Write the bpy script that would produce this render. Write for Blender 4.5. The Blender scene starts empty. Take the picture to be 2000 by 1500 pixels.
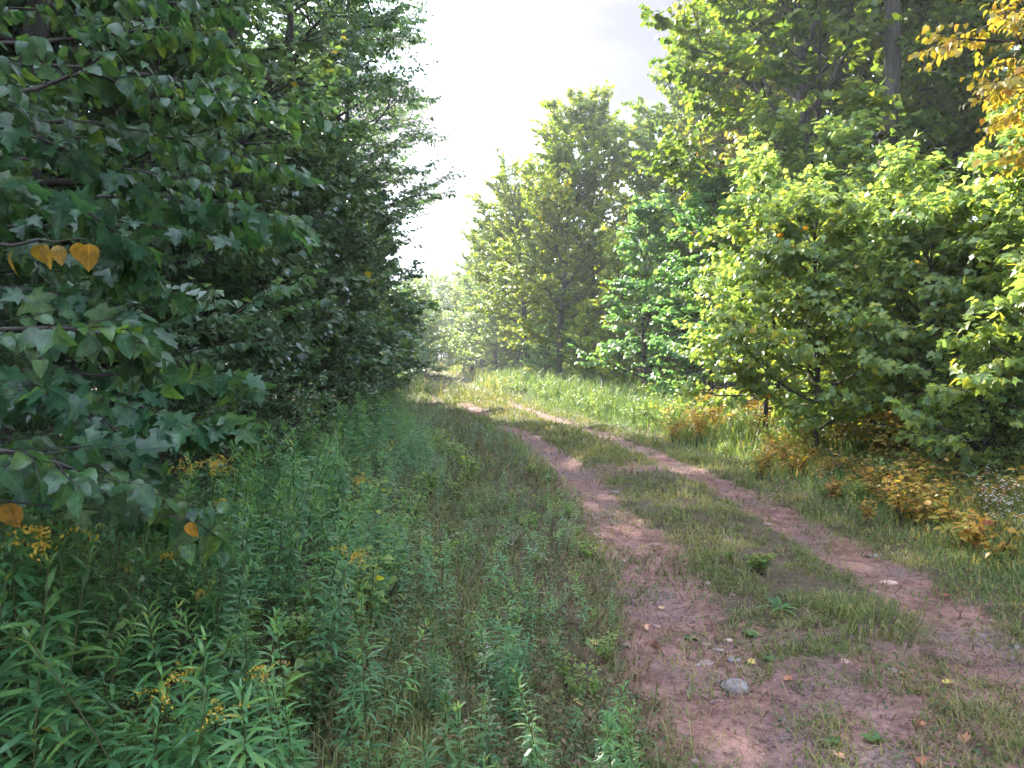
import bpy, math
import numpy as np
from mathutils import Vector, Matrix

R = math.radians
sc = bpy.context.scene
COL = sc.collection

# ------------------------------------------------------------------ camera
CAM_H = 1.6
PITCH = 1.98
FPX = 1444.0                                   # focal length in photograph pixels (2000 wide)
cam_d = bpy.data.cameras.new('camera')
cam_d.lens = 26.0
cam_d.sensor_width = 36.0
cam_d.clip_start = 0.05
cam_d.clip_end = 3000
cam = bpy.data.objects.new('camera', cam_d)
cam.location = (0, 0, CAM_H)
cam.rotation_euler = (R(90 - PITCH), 0, 0)
COL.objects.link(cam)
sc.camera = cam

# ------------------------------------------------------------------ world, sun, exposure
SUN_AZ, SUN_EL = -26.0, 33.0                   # degrees from +Y (towards +X positive), elevation
sun_vec = Vector((math.sin(R(SUN_AZ)) * math.cos(R(SUN_EL)), math.cos(R(SUN_AZ)) * math.cos(R(SUN_EL)), math.sin(R(SUN_EL))))
w = bpy.data.worlds.new('World')
sc.world = w
w.use_nodes = True
nt = w.node_tree
nt.nodes.clear()
N, Lk = nt.nodes.new, nt.links.new
out = N('ShaderNodeOutputWorld')
bg = N('ShaderNodeBackground')
bg.inputs['Strength'].default_value = 0.15
sky = N('ShaderNodeTexSky')
sky.sky_type = 'NISHITA'
sky.sun_disc = False
sky.sun_elevation = R(SUN_EL)
sky.sun_rotation = R(SUN_AZ)
sky.dust_density = 3.0
tc = N('ShaderNodeTexCoord')
sep = N('ShaderNodeSeparateXYZ')
Lk(tc.outputs['Generated'], sep.inputs[0])
zc = N('ShaderNodeMath'); zc.operation = 'MAXIMUM'; zc.inputs[1].default_value = 0.06
Lk(sep.outputs['Z'], zc.inputs[0])
dx = N('ShaderNodeMath'); dx.operation = 'DIVIDE'
dy = N('ShaderNodeMath'); dy.operation = 'DIVIDE'
Lk(sep.outputs['X'], dx.inputs[0]); Lk(zc.outputs[0], dx.inputs[1])
Lk(sep.outputs['Y'], dy.inputs[0]); Lk(zc.outputs[0], dy.inputs[1])
cmb = N('ShaderNodeCombineXYZ')
Lk(dx.outputs[0], cmb.inputs[0]); Lk(dy.outputs[0], cmb.inputs[1])
cn = N('ShaderNodeTexNoise')
cn.inputs['Scale'].default_value = 0.9
cn.inputs['Detail'].default_value = 6
cn.inputs['Roughness'].default_value = 0.55
mpw = N('ShaderNodeMapping')
mpw.inputs['Location'].default_value = (7.7, 3.3, 0)
mpw.inputs['Scale'].default_value = (0.8, 1.0, 1.0)
Lk(cmb.outputs[0], mpw.inputs[0])
Lk(mpw.outputs[0], cn.inputs['Vector'])
rmp = N('ShaderNodeValToRGB')
rmp.color_ramp.elements[0].position = 0.40
rmp.color_ramp.elements[0].color = (.36, .355, .43, 1)      # grey undersides of thin cloud
rmp.color_ramp.elements[1].position = 0.58
rmp.color_ramp.elements[1].color = (6.8, 7.9, 10.2, 1)      # bright thin overcast
e_ = rmp.color_ramp.elements.new(0.49)
e_.color = (.52, .515, .60, 1)
Lk(cn.outputs[0], rmp.inputs[0])
mx = N('ShaderNodeMix'); mx.data_type = 'RGBA'
mx.inputs['Factor'].default_value = 0.97
Lk(sky.outputs[0], mx.inputs['A']); Lk(rmp.outputs[0], mx.inputs['B'])
Lk(mx.outputs['Result'], bg.inputs['Color'])
Lk(bg.outputs[0], out.inputs[0])

sun_d = bpy.data.lights.new('sun', 'SUN')
sun_d.energy = 3.3
sun_d.angle = R(0.5)
sun_d.color = (1.0, 0.93, 0.80)
sun = bpy.data.objects.new('sun', sun_d)
sun.rotation_euler = sun_vec.to_track_quat('Z', 'Y').to_euler()
sun.location = (0, 0, 40)
COL.objects.link(sun)

vs = sc.view_settings
sc.display_settings.display_device = 'sRGB'
vs.view_transform = 'Standard'
vs.look = 'None'
vs.gamma = 1.0
vs.use_curve_mapping = False
vs.exposure = 2.95

cy = sc.cycles
cy.max_bounces = 4
cy.diffuse_bounces = 2
cy.glossy_bounces = 2
cy.transmission_bounces = 2
cy.transparent_max_bounces = 6
cy.volume_bounces = 1
cy.caustics_reflective = False
cy.caustics_refractive = False
cy.sample_clamp_indirect = 6.0
cy.use_denoising = True
cy.use_adaptive_sampling = True
cy.adaptive_threshold = 0.03

# ------------------------------------------------------------------ helpers
_right = np.array([1.0, 0, 0])
_fwd = np.array([0, math.cos(R(PITCH)), -math.sin(R(PITCH))])
_up = np.array([0, math.sin(R(PITCH)), math.cos(R(PITCH))])


def at(px, py, d):
    """The place d metres ahead that photograph pixel (px, py) looks at."""
    v = _fwd + _right * (px - 1000) / FPX + _up * (750 - py) / FPX
    return np.array([0, 0, CAM_H]) + v * (d / v[1])


def tag(o, label=None, cat=None, group=None, kind=None):
    if label: o['label'] = label
    if cat: o['category'] = cat
    if group: o['group'] = group
    if kind: o['kind'] = kind
    return o


def empty(name, loc=(0, 0, 0), rz=0.0):
    o = bpy.data.objects.new(name, None)
    o.empty_display_size = 0.1
    o.location = loc
    o.rotation_euler = (0, 0, rz)
    COL.objects.link(o)
    return o


def mesh_np(name, V, T, mat=None, rnd=None, uv=None, smooth=False):
    """Triangles T over points V as a mesh datablock; rnd and uv are kept as point attributes."""
    V = np.asarray(V, np.float32); T = np.asarray(T, np.int32)
    me = bpy.data.meshes.new(name)
    me.vertices.add(len(V)); me.vertices.foreach_set('co', V.ravel())
    me.loops.add(T.size); me.loops.foreach_set('vertex_index', T.ravel())
    me.polygons.add(len(T)); me.polygons.foreach_set('loop_start', np.arange(0, T.size, 3, dtype=np.int32))
    me.polygons.foreach_set('use_smooth', np.full(len(T), smooth, bool))
    if rnd is not None:
        a = me.attributes.new('rnd', 'FLOAT', 'POINT'); a.data.foreach_set('value', np.asarray(rnd, np.float32))
    if uv is not None:
        a = me.attributes.new('leafuv', 'FLOAT_VECTOR', 'POINT')
        a.data.foreach_set('vector', np.asarray(uv, np.float32).ravel())
    me.update(calc_edges=True)
    if mat: me.materials.append(mat)
    return me


def obj(name, me, parent=None, loc=None, mat=None):
    o = bpy.data.objects.new(name, me)
    COL.objects.link(o)
    if parent: o.parent = parent
    if loc is not None: o.location = loc
    if mat is not None:
        if not me.materials: me.materials.append(mat)
        o.material_slots[0].link = 'OBJECT'
        o.material_slots[0].material = mat
    return o


def unit(v):
    v = np.asarray(v, float)
    return v / np.maximum(np.linalg.norm(v, axis=-1, keepdims=True), 1e-9)


class Acc:
    """Collects points and triangles."""
    def __init__(s): s.V, s.T, s.Rn, s.U, s.n = [], [], [], [], 0

    def add(s, V, T, rnd=None, uv=None):
        V = np.asarray(V, float)
        s.V.append(V); s.T.append(np.asarray(T) + s.n); s.n += len(V)
        s.Rn.append(np.zeros(len(V)) if rnd is None else np.broadcast_to(rnd, (len(V),)))
        s.U.append(np.zeros((len(V), 3)) if uv is None else uv)

    def tube(s, P, r, k=6, rnd=None):
        P = np.asarray(P, float); r = np.broadcast_to(r, (len(P),))
        D = unit(np.gradient(P, axis=0))
        ref = np.array([0.31, 0.95, 0.05]) if abs(D[0][2]) > 0.5 else np.array([0.05, 0.1, 1.0])
        A = unit(np.cross(D, ref)); B = np.cross(D, A)
        an = np.linspace(0, 2 * np.pi, k, endpoint=False)
        V = P[:, None] + r[:, None, None] * (np.cos(an)[None, :, None] * A[:, None] + np.sin(an)[None, :, None] * B[:, None])
        T = []
        for i in range(len(P) - 1):
            for j in range(k):
                a, b, c, d = i * k + j, i * k + (j + 1) % k, (i + 1) * k + (j + 1) % k, (i + 1) * k + j
                T += [(a, b, c), (a, c, d)]
        s.add(V.reshape(-1, 3), T, rnd)

    def prisms(s, A, B, ra, rb, rnd=0.0):
        """Many thin three-sided twigs from A to B at once."""
        n = len(A)
        if n == 0: return
        D = unit(B - A)
        X = unit(np.cross(D, np.array([0.13, 0.2, 0.97]))); Y = np.cross(D, X)
        V = np.zeros((n, 6, 3))
        for j in range(3):
            o = math.cos(j * 2.0944) * X + math.sin(j * 2.0944) * Y
            V[:, j] = A + o * np.broadcast_to(ra, (n,))[:, None]; V[:, 3 + j] = B + o * np.broadcast_to(rb, (n,))[:, None]
        t = np.array([(0, 1, 4), (0, 4, 3), (1, 2, 5), (1, 5, 4), (2, 0, 3), (2, 3, 5)])
        T = (t[None] + 6 * np.arange(n)[:, None, None]).reshape(-1, 3)
        s.add(V.reshape(-1, 3), T, np.repeat(np.broadcast_to(rnd, (n,)), 6))

    def leaves(s, tpl, P, X, Nn, S, rnd):
        """Copies of a leaf template: base P, direction X, face normal Nn, size S."""
        if len(P) == 0: return
        tv, tt = tpl
        X = unit(X); Y = unit(np.cross(Nn, X)); Z = np.cross(X, Y)
        S = np.broadcast_to(S, (len(P),))
        V = P[:, None] + S[:, None, None] * (tv[None, :, 0:1] * X[:, None] + tv[None, :, 1:2] * Y[:, None] + tv[None, :, 2:3] * Z[:, None])
        k = len(tv)
        T = (tt[None] + k * np.arange(len(P))[:, None, None]).reshape(-1, 3)
        uv = np.tile(np.column_stack([tv[:, 0], tv[:, 1], np.ones(k)]), (len(P), 1))
        s.add(V.reshape(-1, 3), T, np.repeat(np.broadcast_to(rnd, (len(P),)), k), uv)

    def mesh(s, name, mat=None, smooth=False, uv=False):
        return mesh_np(name, np.concatenate(s.V), np.concatenate(s.T), mat, np.concatenate(s.Rn), np.concatenate(s.U) if uv else None, smooth)


# ---- leaf templates: x from stalk to tip, y across, z out of the face
def fan_tpl(half, centre, fold=0.14, droop=0.24):
    half = np.array(half, float)
    o = list(map(tuple, half)) + [(x, -y) for x, y in half[::-1] if abs(y) > 1e-6]
    pts = np.array([centre] + o, float)
    z = fold * np.abs(pts[:, 1]) - droop * np.clip(pts[:, 0], 0, 2) ** 2
    n = len(o)
    return np.column_stack([pts, z]), np.array([(0, 1 + i, 1 + (i + 1) % n) for i in range(n)])


def rib_tpl(xs, ws, fold=0.2, droop=0.25, saw=0.0):
    """A leaf with a midrib: stations xs with half-widths ws."""
    V, T = [], []
    for i, (x, wd) in enumerate(zip(xs, ws)):
        d = -droop * x * x
        j = saw * (1 if i % 2 else -1) if 0 < i < len(xs) - 1 else 0
        V += [(x + j * .5, wd + j, d + fold * wd), (x, 0, d), (x + j * .5, -wd - j, d + fold * wd)]
    for i in range(len(xs) - 1):
        a = 3 * i
        for p, q in ((0, 1), (1, 2)):
            T += [(a + p, a + q, a + 3 + q), (a + p, a + 3 + q, a + 3 + p)]
    return np.array(V, float), np.array(T)


MAPLE_HI = fan_tpl([(0, 0), (-.10, .16), (-.04, .30), (.02, .47), (.12, .36), (.24, .33), (.36, .50), (.52, .62), (.50, .42), (.52, .26), (.66, .27), (.74, .30), (.80, .14), (1.0, 0)], (.30, 0), .16, .30)
MAPLE_MID = fan_tpl([(0, 0), (-.02, .44), (.22, .31), (.52, .60), (.52, .25), (.74, .26), (1.0, 0)], (.28, 0), .16, .28)
MAPLE_LOW = (np.array([(0, 0, 0), (.04, .45, .05), (.52, .52, -.05), (1, 0, -.25), (.52, -.52, -.05), (.04, -.45, .05)], float), np.array([(0, 2, 1), (0, 3, 2), (0, 4, 3), (0, 5, 4)]))
OVATE_HI = rib_tpl([0, .06, .14, .24, .34, .45, .56, .67, .77, .86, .93, 1], [0, .20, .30, .36, .37, .355, .32, .27, .20, .13, .07, 0], .22, .30, .014)
OVATE_MID = rib_tpl([0, .12, .38, .68, 1], [0, .27, .36, .24, 0], .22, .30)
OVATE_LOW = (np.array([(0, 0, 0), (.4, .34, .06), (1, 0, -.2), (.4, -.34, .06)], float), np.array([(0, 2, 1), (0, 3, 2)]))
LANCE = (np.array([(0, 0, 0), (.3, .085, .0), (.3, -.085, .0), (.66, .075, -.14), (.66, -.075, -.14), (1, 0, -.42)], float), np.array([(0, 2, 1), (1, 2, 4), (1, 4, 3), (3, 4, 5)]))
PETAL = (np.array([(0, 0, 0), (.6, .3, .1), (1, 0, .05), (.6, -.3, .1)], float), np.array([(0, 2, 1), (0, 3, 2)]))


# ------------------------------------------------------------------ materials
def new_mat(name):
    m = bpy.data.materials.new(name); m.use_nodes = True
    m.node_tree.nodes.clear()
    return m, m.node_tree.nodes.new, m.node_tree.links.new


def ramp_node(Nn, stops):
    r = Nn('ShaderNodeValToRGB')
    e = r.color_ramp.elements
    e[0].position, e[0].color = stops[0][0], (*stops[0][1], 1)
    e[1].position, e[1].color = stops[-1][0], (*stops[-1][1], 1)
    for p, c in stops[1:-1]:
        x = e.new(p); x.color = (*c, 1)
    return r


def leaf_mat(name, stops, trans=0.45, tint=(1.9, 1.7, 0.85), rough=0.42, spec=0.5, var=0.25, veins=False, gain=1.4):
    """Leaf: colour from the per-leaf value, thin translucent blade with a waxy face."""
    m, Nn, Lk = new_mat(name)
    o = Nn('ShaderNodeOutputMaterial')
    a = Nn('ShaderNodeAttribute'); a.attribute_name = 'rnd'
    r = ramp_node(Nn, stops); Lk(a.outputs['Fac'], r.inputs[0])
    oi = Nn('ShaderNodeObjectInfo')
    tcn = Nn('ShaderNodeTexCoord')
    nz = Nn('ShaderNodeTexNoise'); nz.inputs['Scale'].default_value = 1.3; nz.inputs['Detail'].default_value = 2
    Lk(tcn.outputs['Object'], nz.inputs['Vector'])
    ad = Nn('ShaderNodeMath'); ad.operation = 'ADD'; Lk(oi.outputs['Random'], ad.inputs[0]); Lk(nz.outputs[0], ad.inputs[1])
    mr = Nn('ShaderNodeMapRange'); mr.inputs['From Min'].default_value = 0.2; mr.inputs['From Max'].default_value = 1.6
    mr.inputs['To Min'].default_value = gain * (1 - var); mr.inputs['To Max'].default_value = gain * (1 + var)
    Lk(ad.outputs[0], mr.inputs['Value'])
    mu = Nn('ShaderNodeMix'); mu.data_type = 'RGBA'; mu.blend_type = 'MULTIPLY'; mu.inputs['Factor'].default_value = 1
    Lk(r.outputs[0], mu.inputs['A']); Lk(mr.outputs[0], mu.inputs['B'])
    colr = mu.outputs['Result']
    if veins:
        at_ = Nn('ShaderNodeAttribute'); at_.attribute_name = 'leafuv'
        sp = Nn('ShaderNodeSeparateXYZ'); Lk(at_.outputs['Vector'], sp.inputs[0])
        ab = Nn('ShaderNodeMath'); ab.operation = 'ABSOLUTE'; Lk(sp.outputs['Y'], ab.inputs[0])
        m1 = Nn('ShaderNodeMath'); m1.operation = 'MULTIPLY_ADD'; m1.inputs[1].default_value = -0.75
        Lk(ab.outputs[0], m1.inputs[0]); Lk(sp.outputs['X'], m1.inputs[2])
        m2 = Nn('ShaderNodeMath'); m2.operation = 'MULTIPLY'; m2.inputs[1].default_value = 8.0; Lk(m1.outputs[0], m2.inputs[0])
        m3 = Nn('ShaderNodeMath'); m3.operation = 'PINGPONG'; m3.inputs[1].default_value = 0.5; Lk(m2.outputs[0], m3.inputs[0])
        m4 = Nn('ShaderNodeMapRange'); m4.inputs['From Min'].default_value = 0.0; m4.inputs['From Max'].default_value = 0.10
        m4.inputs['To Min'].default_value = 1.5; m4.inputs['To Max'].default_value = 1.0; Lk(m3.outputs[0], m4.inputs['Value'])
        m5 = Nn('ShaderNodeMapRange'); m5.inputs['From Min'].default_value = 0.0; m5.inputs['From Max'].default_value = 0.022
        m5.inputs['To Min'].default_value = 1.9; m5.inputs['To Max'].default_value = 1.0; Lk(ab.outputs[0], m5.inputs['Value'])
        m6 = Nn('ShaderNodeMath'); m6.operation = 'MAXIMUM'; Lk(m4.outputs[0], m6.inputs[0]); Lk(m5.outputs[0], m6.inputs[1])
        mv = Nn('ShaderNodeMix'); mv.data_type = 'RGBA'; mv.blend_type = 'MULTIPLY'; mv.inputs['Factor'].default_value = 1
        Lk(colr, mv.inputs['A']); Lk(m6.outputs[0], mv.inputs['B'])
        # blotches and brown spots of a late summer leaf
        ge = Nn('ShaderNodeNewGeometry')
        n1 = Nn('ShaderNodeTexNoise'); n1.inputs['Scale'].default_value = 38; n1.inputs['Detail'].default_value = 4
        Lk(ge.outputs['Position'], n1.inputs['Vector'])
        r1 = ramp_node(Nn, [(.34, (.62, .66, .70)), (.5, (1, 1, 1)), (.66, (1.35, 1.25, 1.0))]); Lk(n1.outputs[0], r1.inputs[0])
        mw = Nn('ShaderNodeMix'); mw.data_type = 'RGBA'; mw.blend_type = 'MULTIPLY'; mw.inputs['Factor'].default_value = 1
        Lk(mv.outputs['Result'], mw.inputs['A']); Lk(r1.outputs[0], mw.inputs['B'])
        n2 = Nn('ShaderNodeTexNoise'); n2.inputs['Scale'].default_value = 120; n2.inputs['Detail'].default_value = 2
        Lk(ge.outputs['Position'], n2.inputs['Vector'])
        r2 = ramp_node(Nn, [(.66, (0, 0, 0)), (.72, (1, 1, 1))]); Lk(n2.outputs[0], r2.inputs[0])
        mz = Nn('ShaderNodeMix'); mz.data_type = 'RGBA'; mz.inputs['B'].default_value = (.07, .04, .02, 1)
        Lk(r2.outputs[0], mz.inputs['Factor']); Lk(mw.outputs['Result'], mz.inputs['A'])
        colr = mz.outputs['Result']
    p = Nn('ShaderNodeBsdfPrincipled')
    Lk(colr, p.inputs['Base Color'])
    p.inputs['Roughness'].default_value = rough
    p.inputs['Specular IOR Level'].default_value = spec
    t = Nn('ShaderNodeBsdfTranslucent')
    tm = Nn('ShaderNodeMix'); tm.data_type = 'RGBA'; tm.blend_type = 'MULTIPLY'; tm.inputs['Factor'].default_value = 1
    tm.inputs['B'].default_value = (*tint, 1)
    Lk(colr, tm.inputs['A']); Lk(tm.outputs['Result'], t.inputs['Color'])
    ms = Nn('ShaderNodeMixShader'); ms.inputs[0].default_value = trans
    Lk(p.outputs[0], ms.inputs[1]); Lk(t.outputs[0], ms.inputs[2]); Lk(ms.outputs[0], o.inputs[0])
    return m


def bark_mat(name, c0, c1, scale=14.0):
    m, Nn, Lk = new_mat(name)
    o = Nn('ShaderNodeOutputMaterial'); p = Nn('ShaderNodeBsdfPrincipled'); p.inputs['Roughness'].default_value = 0.9
    p.inputs['Specular IOR Level'].default_value = 0.2
    tcn = Nn('ShaderNodeTexCoord'); mp = Nn('ShaderNodeMapping'); mp.inputs['Scale'].default_value = (1, 1, 0.18)
    nz = Nn('ShaderNodeTexNoise'); nz.inputs['Scale'].default_value = scale; nz.inputs['Detail'].default_value = 6; nz.inputs['Roughness'].default_value = 0.7
    Lk(tcn.outputs['Object'], mp.inputs[0]); Lk(mp.outputs[0], nz.inputs['Vector'])
    r = ramp_node(Nn, [(0.35, c0), (0.65, c1)]); Lk(nz.outputs[0], r.inputs[0]); Lk(r.outputs[0], p.inputs['Base Color'])
    b = Nn('ShaderNodeBump'); b.inputs['Strength'].default_value = 0.7; b.inputs['Distance'].default_value = 0.02
    Lk(nz.outputs[0], b.inputs['Height']); Lk(b.outputs[0], p.inputs['Normal']); Lk(p.outputs[0], o.inputs[0])
    return m


G0, G1, G2 = (.022, .062, .026), (.040, .092, .026), (.075, .125, .024)
M = {}
M['maple'] = leaf_mat('maple_leaf', [(0, (.036, .078, .022)), (.45, (.066, .112, .022)), (.75, (.105, .145, .024)), (.95, (.155, .165, .026)), (1, (.28, .16, .02))], trans=.5, gain=1.6)
M['maple_yellowing'] = leaf_mat('maple_leaf_yellowing', [(0, (.045, .090, .022)), (.40, (.090, .140, .022)), (.70, (.140, .172, .022)), (.94, (.20, .195, .022)), (1, (.34, .16, .02))], trans=.5, gain=1.6)
M['maple_orange'] = leaf_mat('maple_leaf_orange_tinged', [(0, (.05, .090, .022)), (.40, (.09, .125, .025)), (.75, (.145, .14, .025)), (.93, (.24, .15, .025)), (1, (.36, .11, .02))], trans=.5, gain=1.5)
M['sapling'] = leaf_mat('sapling_leaf', [(0, (.050, .092, .040)), (.5, (.078, .122, .040)), (.86, (.110, .145, .034)), (.965, (.18, .18, .025)), (1, (.36, .16, .02))], trans=.55, gain=2.1)
M['bluegreen'] = leaf_mat('ash_leaf', [(0, (.035, .090, .045)), (.6, (.055, .12, .048)), (.93, (.085, .14, .035)), (1, (.2, .18, .03))], trans=.5, gain=2.0)
M['shade'] = leaf_mat('alder_leaf', [(0, (.024, .054, .034)), (.6, (.038, .074, .038)), (.95, (.06, .095, .034)), (1, (.20, .15, .02))], rough=.30, spec=.8, gain=2.1)  # cooler leaf for the left wood, its shade and pale veil put into the colour
M['near_ovate'] = leaf_mat('birch_leaf', [(0, (.024, .068, .034)), (.6, (.036, .085, .034)), (.93, (.058, .110, .028)), (1, (.085, .130, .028))], rough=.38, veins=True, var=.2, trans=.52, gain=1.3)
M['near_maple'] = leaf_mat('near_maple_leaf', [(0, (.022, .070, .038)), (.7, (.034, .090, .040)), (1, (.060, .115, .030))], rough=.40, veins=True, var=.2, trans=.50, gain=1.2)
M['yellow'] = leaf_mat('yellow_birch_leaf', [(0, (.30, .20, .03)), (.5, (.33, .18, .03)), (1, (.28, .11, .03))], tint=(1.4, 1.3, .8), veins=True, var=.15, gain=1.0)
M['gold'] = leaf_mat('golden_leaf', [(0, (.14, .18, .03)), (.25, (.30, .27, .05)), (.7, (.42, .33, .06)), (.9, (.44, .27, .05)), (1, (.40, .16, .04))], tint=(1.5, 1.35, .7), var=.2, gain=1.0)
M['redbrown'] = leaf_mat('withered_leaf', [(0, (.10, .03, .025)), (1, (.16, .05, .03))], trans=.25, var=.2, gain=1.0)
M['orange_shrub'] = leaf_mat('orange_shrub_leaf', [(0, (.08, .13, .03)), (.20, (.18, .19, .04)), (.42, (.37, .29, .06)), (.68, (.42, .27, .07)), (.89, (.39, .18, .06)), (1, (.26, .08, .045))], tint=(1.5, 1.35, .7), var=.2, gain=1.0)
M['goldenrod'] = leaf_mat('goldenrod_leaf', [(0, (.028, .080, .042)), (.6, (.045, .108, .042)), (.93, (.075, .135, .035)), (1, (.20, .17, .04))], trans=.45, var=.45, gain=1.9)
M['goldenrod_flower'] = leaf_mat('goldenrod_flower', [(0, (.36, .24, .02)), (1, (.48, .33, .03))], trans=.2, var=.1, gain=1.0)
M['aster'] = leaf_mat('aster_petal', [(0, (.7, .7, .72)), (1, (.78, .78, .78))], trans=.3, tint=(1, 1, 1), var=.05, gain=1.0)
M['grass'] = leaf_mat('grass_blade', [(0, (.048, .074, .028)), (.4, (.080, .106, .036)), (.7, (.125, .13, .05)), (.87, (.19, .16, .075)), (1, (.25, .19, .11))], trans=.35, tint=(1.6, 1.55, .8), rough=.5, spec=.35, var=.2, gain=1.75)
M['verge_grass'] = leaf_mat('verge_grass_blade', [(0, (.045, .085, .034)), (.5, (.074, .112, .040)), (.8, (.115, .135, .050)), (.94, (.20, .18, .06)), (1, (.27, .19, .08))], trans=.35, tint=(1.6, 1.55, .8), rough=.5, spec=.35, var=.2, gain=1.75)
M['weed'] = leaf_mat('weed_leaf', [(0, (.030, .066, .026)), (.55, (.055, .092, .026)), (.78, (.09, .105, .03)), (.86, (.12, .085, .05)), (1, (.15, .095, .06))], trans=.3, var=.3, rough=.5)
M['straw'] = leaf_mat('dry_stalk', [(0, (.10, .065, .04)), (1, (.24, .17, .10))], trans=.15, var=.2, rough=.7, spec=.2, gain=1.0)
M['seed'] = leaf_mat('seedhead', [(0, (.012, .009, .008)), (1, (.035, .022, .016))], trans=0, var=.1, rough=.9, spec=.1, gain=1.0)
M['litter'] = leaf_mat('fallen_leaf', [(0, (.50, .36, .10)), (.35, (.46, .26, .16)), (.65, (.42, .17, .09)), (1, (.34, .09, .05))], trans=.15, tint=(1.2, 1.1, .9), var=.05, rough=.6, gain=1.0)
M['bark'] = bark_mat('maple_bark', (.035, .030, .028), (.11, .095, .085))
M['bark_dark'] = bark_mat('alder_bark', (.025, .022, .020), (.07, .060, .052))
M['stem'] = bark_mat('green_stem', (.05, .06, .025), (.10, .09, .04), 30)
M['stem_brown'] = bark_mat('brown_stem', (.05, .032, .022), (.11, .07, .045), 30)


def earth_mat():
    """Reddish track dirt and dark litter soil; the bare-dirt attribute says where the wheels keep it clear."""
    m, Nn, Lk = new_mat('earth')
    o = Nn('ShaderNodeOutputMaterial'); p = Nn('ShaderNodeBsdfPrincipled')
    p.inputs['Roughness'].default_value = 0.92; p.inputs['Specular IOR Level'].default_value = 0.2
    tcn = Nn('ShaderNodeTexCoord')

    def noise(s, d=5, rg=.6, off=(0, 0, 0)):
        mp = Nn('ShaderNodeMapping'); mp.inputs['Location'].default_value = off
        n = Nn('ShaderNodeTexNoise'); n.inputs['Scale'].default_value = s; n.inputs['Detail'].default_value = d; n.inputs['Roughness'].default_value = rg
        Lk(tcn.outputs['Object'], mp.inputs[0]); Lk(mp.outputs[0], n.inputs['Vector'])
        return n.outputs[0]
    big, mid, fine = noise(1.1), noise(6, 6, .65, (3, 1, 0)), noise(55, 4, .7)
    red = ramp_node(Nn, [(.30, (.095, .050, .044)), (.47, (.178, .096, .084)), (.72, (.285, .165, .145))]); Lk(mid, red.inputs[0])
    grey = ramp_node(Nn, [(.3, (.085, .060, .060)), (.7, (.20, .142, .138))]); Lk(fine, grey.inputs[0])
    mid2 = noise(19, 5, .7, (7, 2, 0))
    gsel = ramp_node(Nn, [(.48, (0, 0, 0)), (.66, (1, 1, 1))]); Lk(big, gsel.inputs[0])
    d1 = Nn('ShaderNodeMix'); d1.data_type = 'RGBA'; Lk(gsel.outputs[0], d1.inputs['Factor']); Lk(red.outputs[0], d1.inputs['A']); Lk(grey.outputs[0], d1.inputs['B'])
    f1 = Nn('ShaderNodeMix'); f1.data_type = 'RGBA'; f1.blend_type = 'OVERLAY'; f1.inputs['Factor'].default_value = .55
    Lk(d1.outputs['Result'], f1.inputs['A']); Lk(fine, f1.inputs['B'])
    f0 = ramp_node(Nn, [(.34, (.45, .42, .42)), (.50, (1, 1, 1)), (.70, (1.18, 1.15, 1.12))]); Lk(mid2, f0.inputs[0])
    f2 = Nn('ShaderNodeMix'); f2.data_type = 'RGBA'; f2.blend_type = 'MULTIPLY'; f2.inputs['Factor'].default_value = 1
    Lk(f1.outputs['Result'], f2.inputs['A']); Lk(f0.outputs[0], f2.inputs['B'])
    soil = ramp_node(Nn, [(.3, (.042, .031, .022)), (.55, (.085, .064, .042)), (.75, (.13, .092, .066))]); Lk(mid, soil.inputs[0])
    a = Nn('ShaderNodeAttribute'); a.attribute_name = 'dirt'
    ad = Nn('ShaderNodeMath'); ad.operation = 'ADD'; Lk(a.outputs['Fac'], ad.inputs[0])
    ms = Nn('ShaderNodeMath'); ms.operation = 'MULTIPLY_ADD'; ms.inputs[1].default_value = 0.9; ms.inputs[2].default_value = -0.45; Lk(mid, ms.inputs[0])
    Lk(ms.outputs[0], ad.inputs[1])
    sel = ramp_node(Nn, [(.34, (0, 0, 0)), (.62, (1, 1, 1))]); Lk(ad.outputs[0], sel.inputs[0])
    mxx = Nn('ShaderNodeMix'); mxx.data_type = 'RGBA'; Lk(sel.outputs[0], mxx.inputs['Factor']); Lk(soil.outputs[0], mxx.inputs['A']); Lk(f2.outputs['Result'], mxx.inputs['B'])
    Lk(mxx.outputs['Result'], p.inputs['Base Color'])
    b = Nn('ShaderNodeBump'); b.inputs['Strength'].default_value = .9; b.inputs['Distance'].default_value = .03; Lk(mid, b.inputs['Height'])
    b2 = Nn('ShaderNodeBump'); b2.inputs['Strength'].default_value = .8; b2.inputs['Distance'].default_value = .008; Lk(fine, b2.inputs['Height']); Lk(b.outputs[0], b2.inputs['Normal'])
    Lk(b2.outputs[0], p.inputs['Normal']); Lk(p.outputs[0], o.inputs[0])
    return m


M['earth'] = earth_mat()


def stone_mat(name, c0, c1):
    m, Nn, Lk = new_mat(name)
    o = Nn('ShaderNodeOutputMaterial'); p = Nn('ShaderNodeBsdfPrincipled'); p.inputs['Roughness'].default_value = .85
    tcn = Nn('ShaderNodeTexCoord'); n = Nn('ShaderNodeTexNoise'); n.inputs['Scale'].default_value = 28; n.inputs['Detail'].default_value = 7; n.inputs['Roughness'].default_value = .7
    Lk(tcn.outputs['Object'], n.inputs['Vector']); r = ramp_node(Nn, [(.33, c0), (.62, c1)]); Lk(n.outputs[0], r.inputs[0]); Lk(r.outputs[0], p.inputs['Base Color'])
    b = Nn('ShaderNodeBump'); b.inputs['Strength'].default_value = .6; b.inputs['Distance'].default_value = .006; Lk(n.outputs[0], b.inputs['Height']); Lk(b.outputs[0], p.inputs['Normal'])
    Lk(p.outputs[0], o.inputs[0])
    return m


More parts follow.
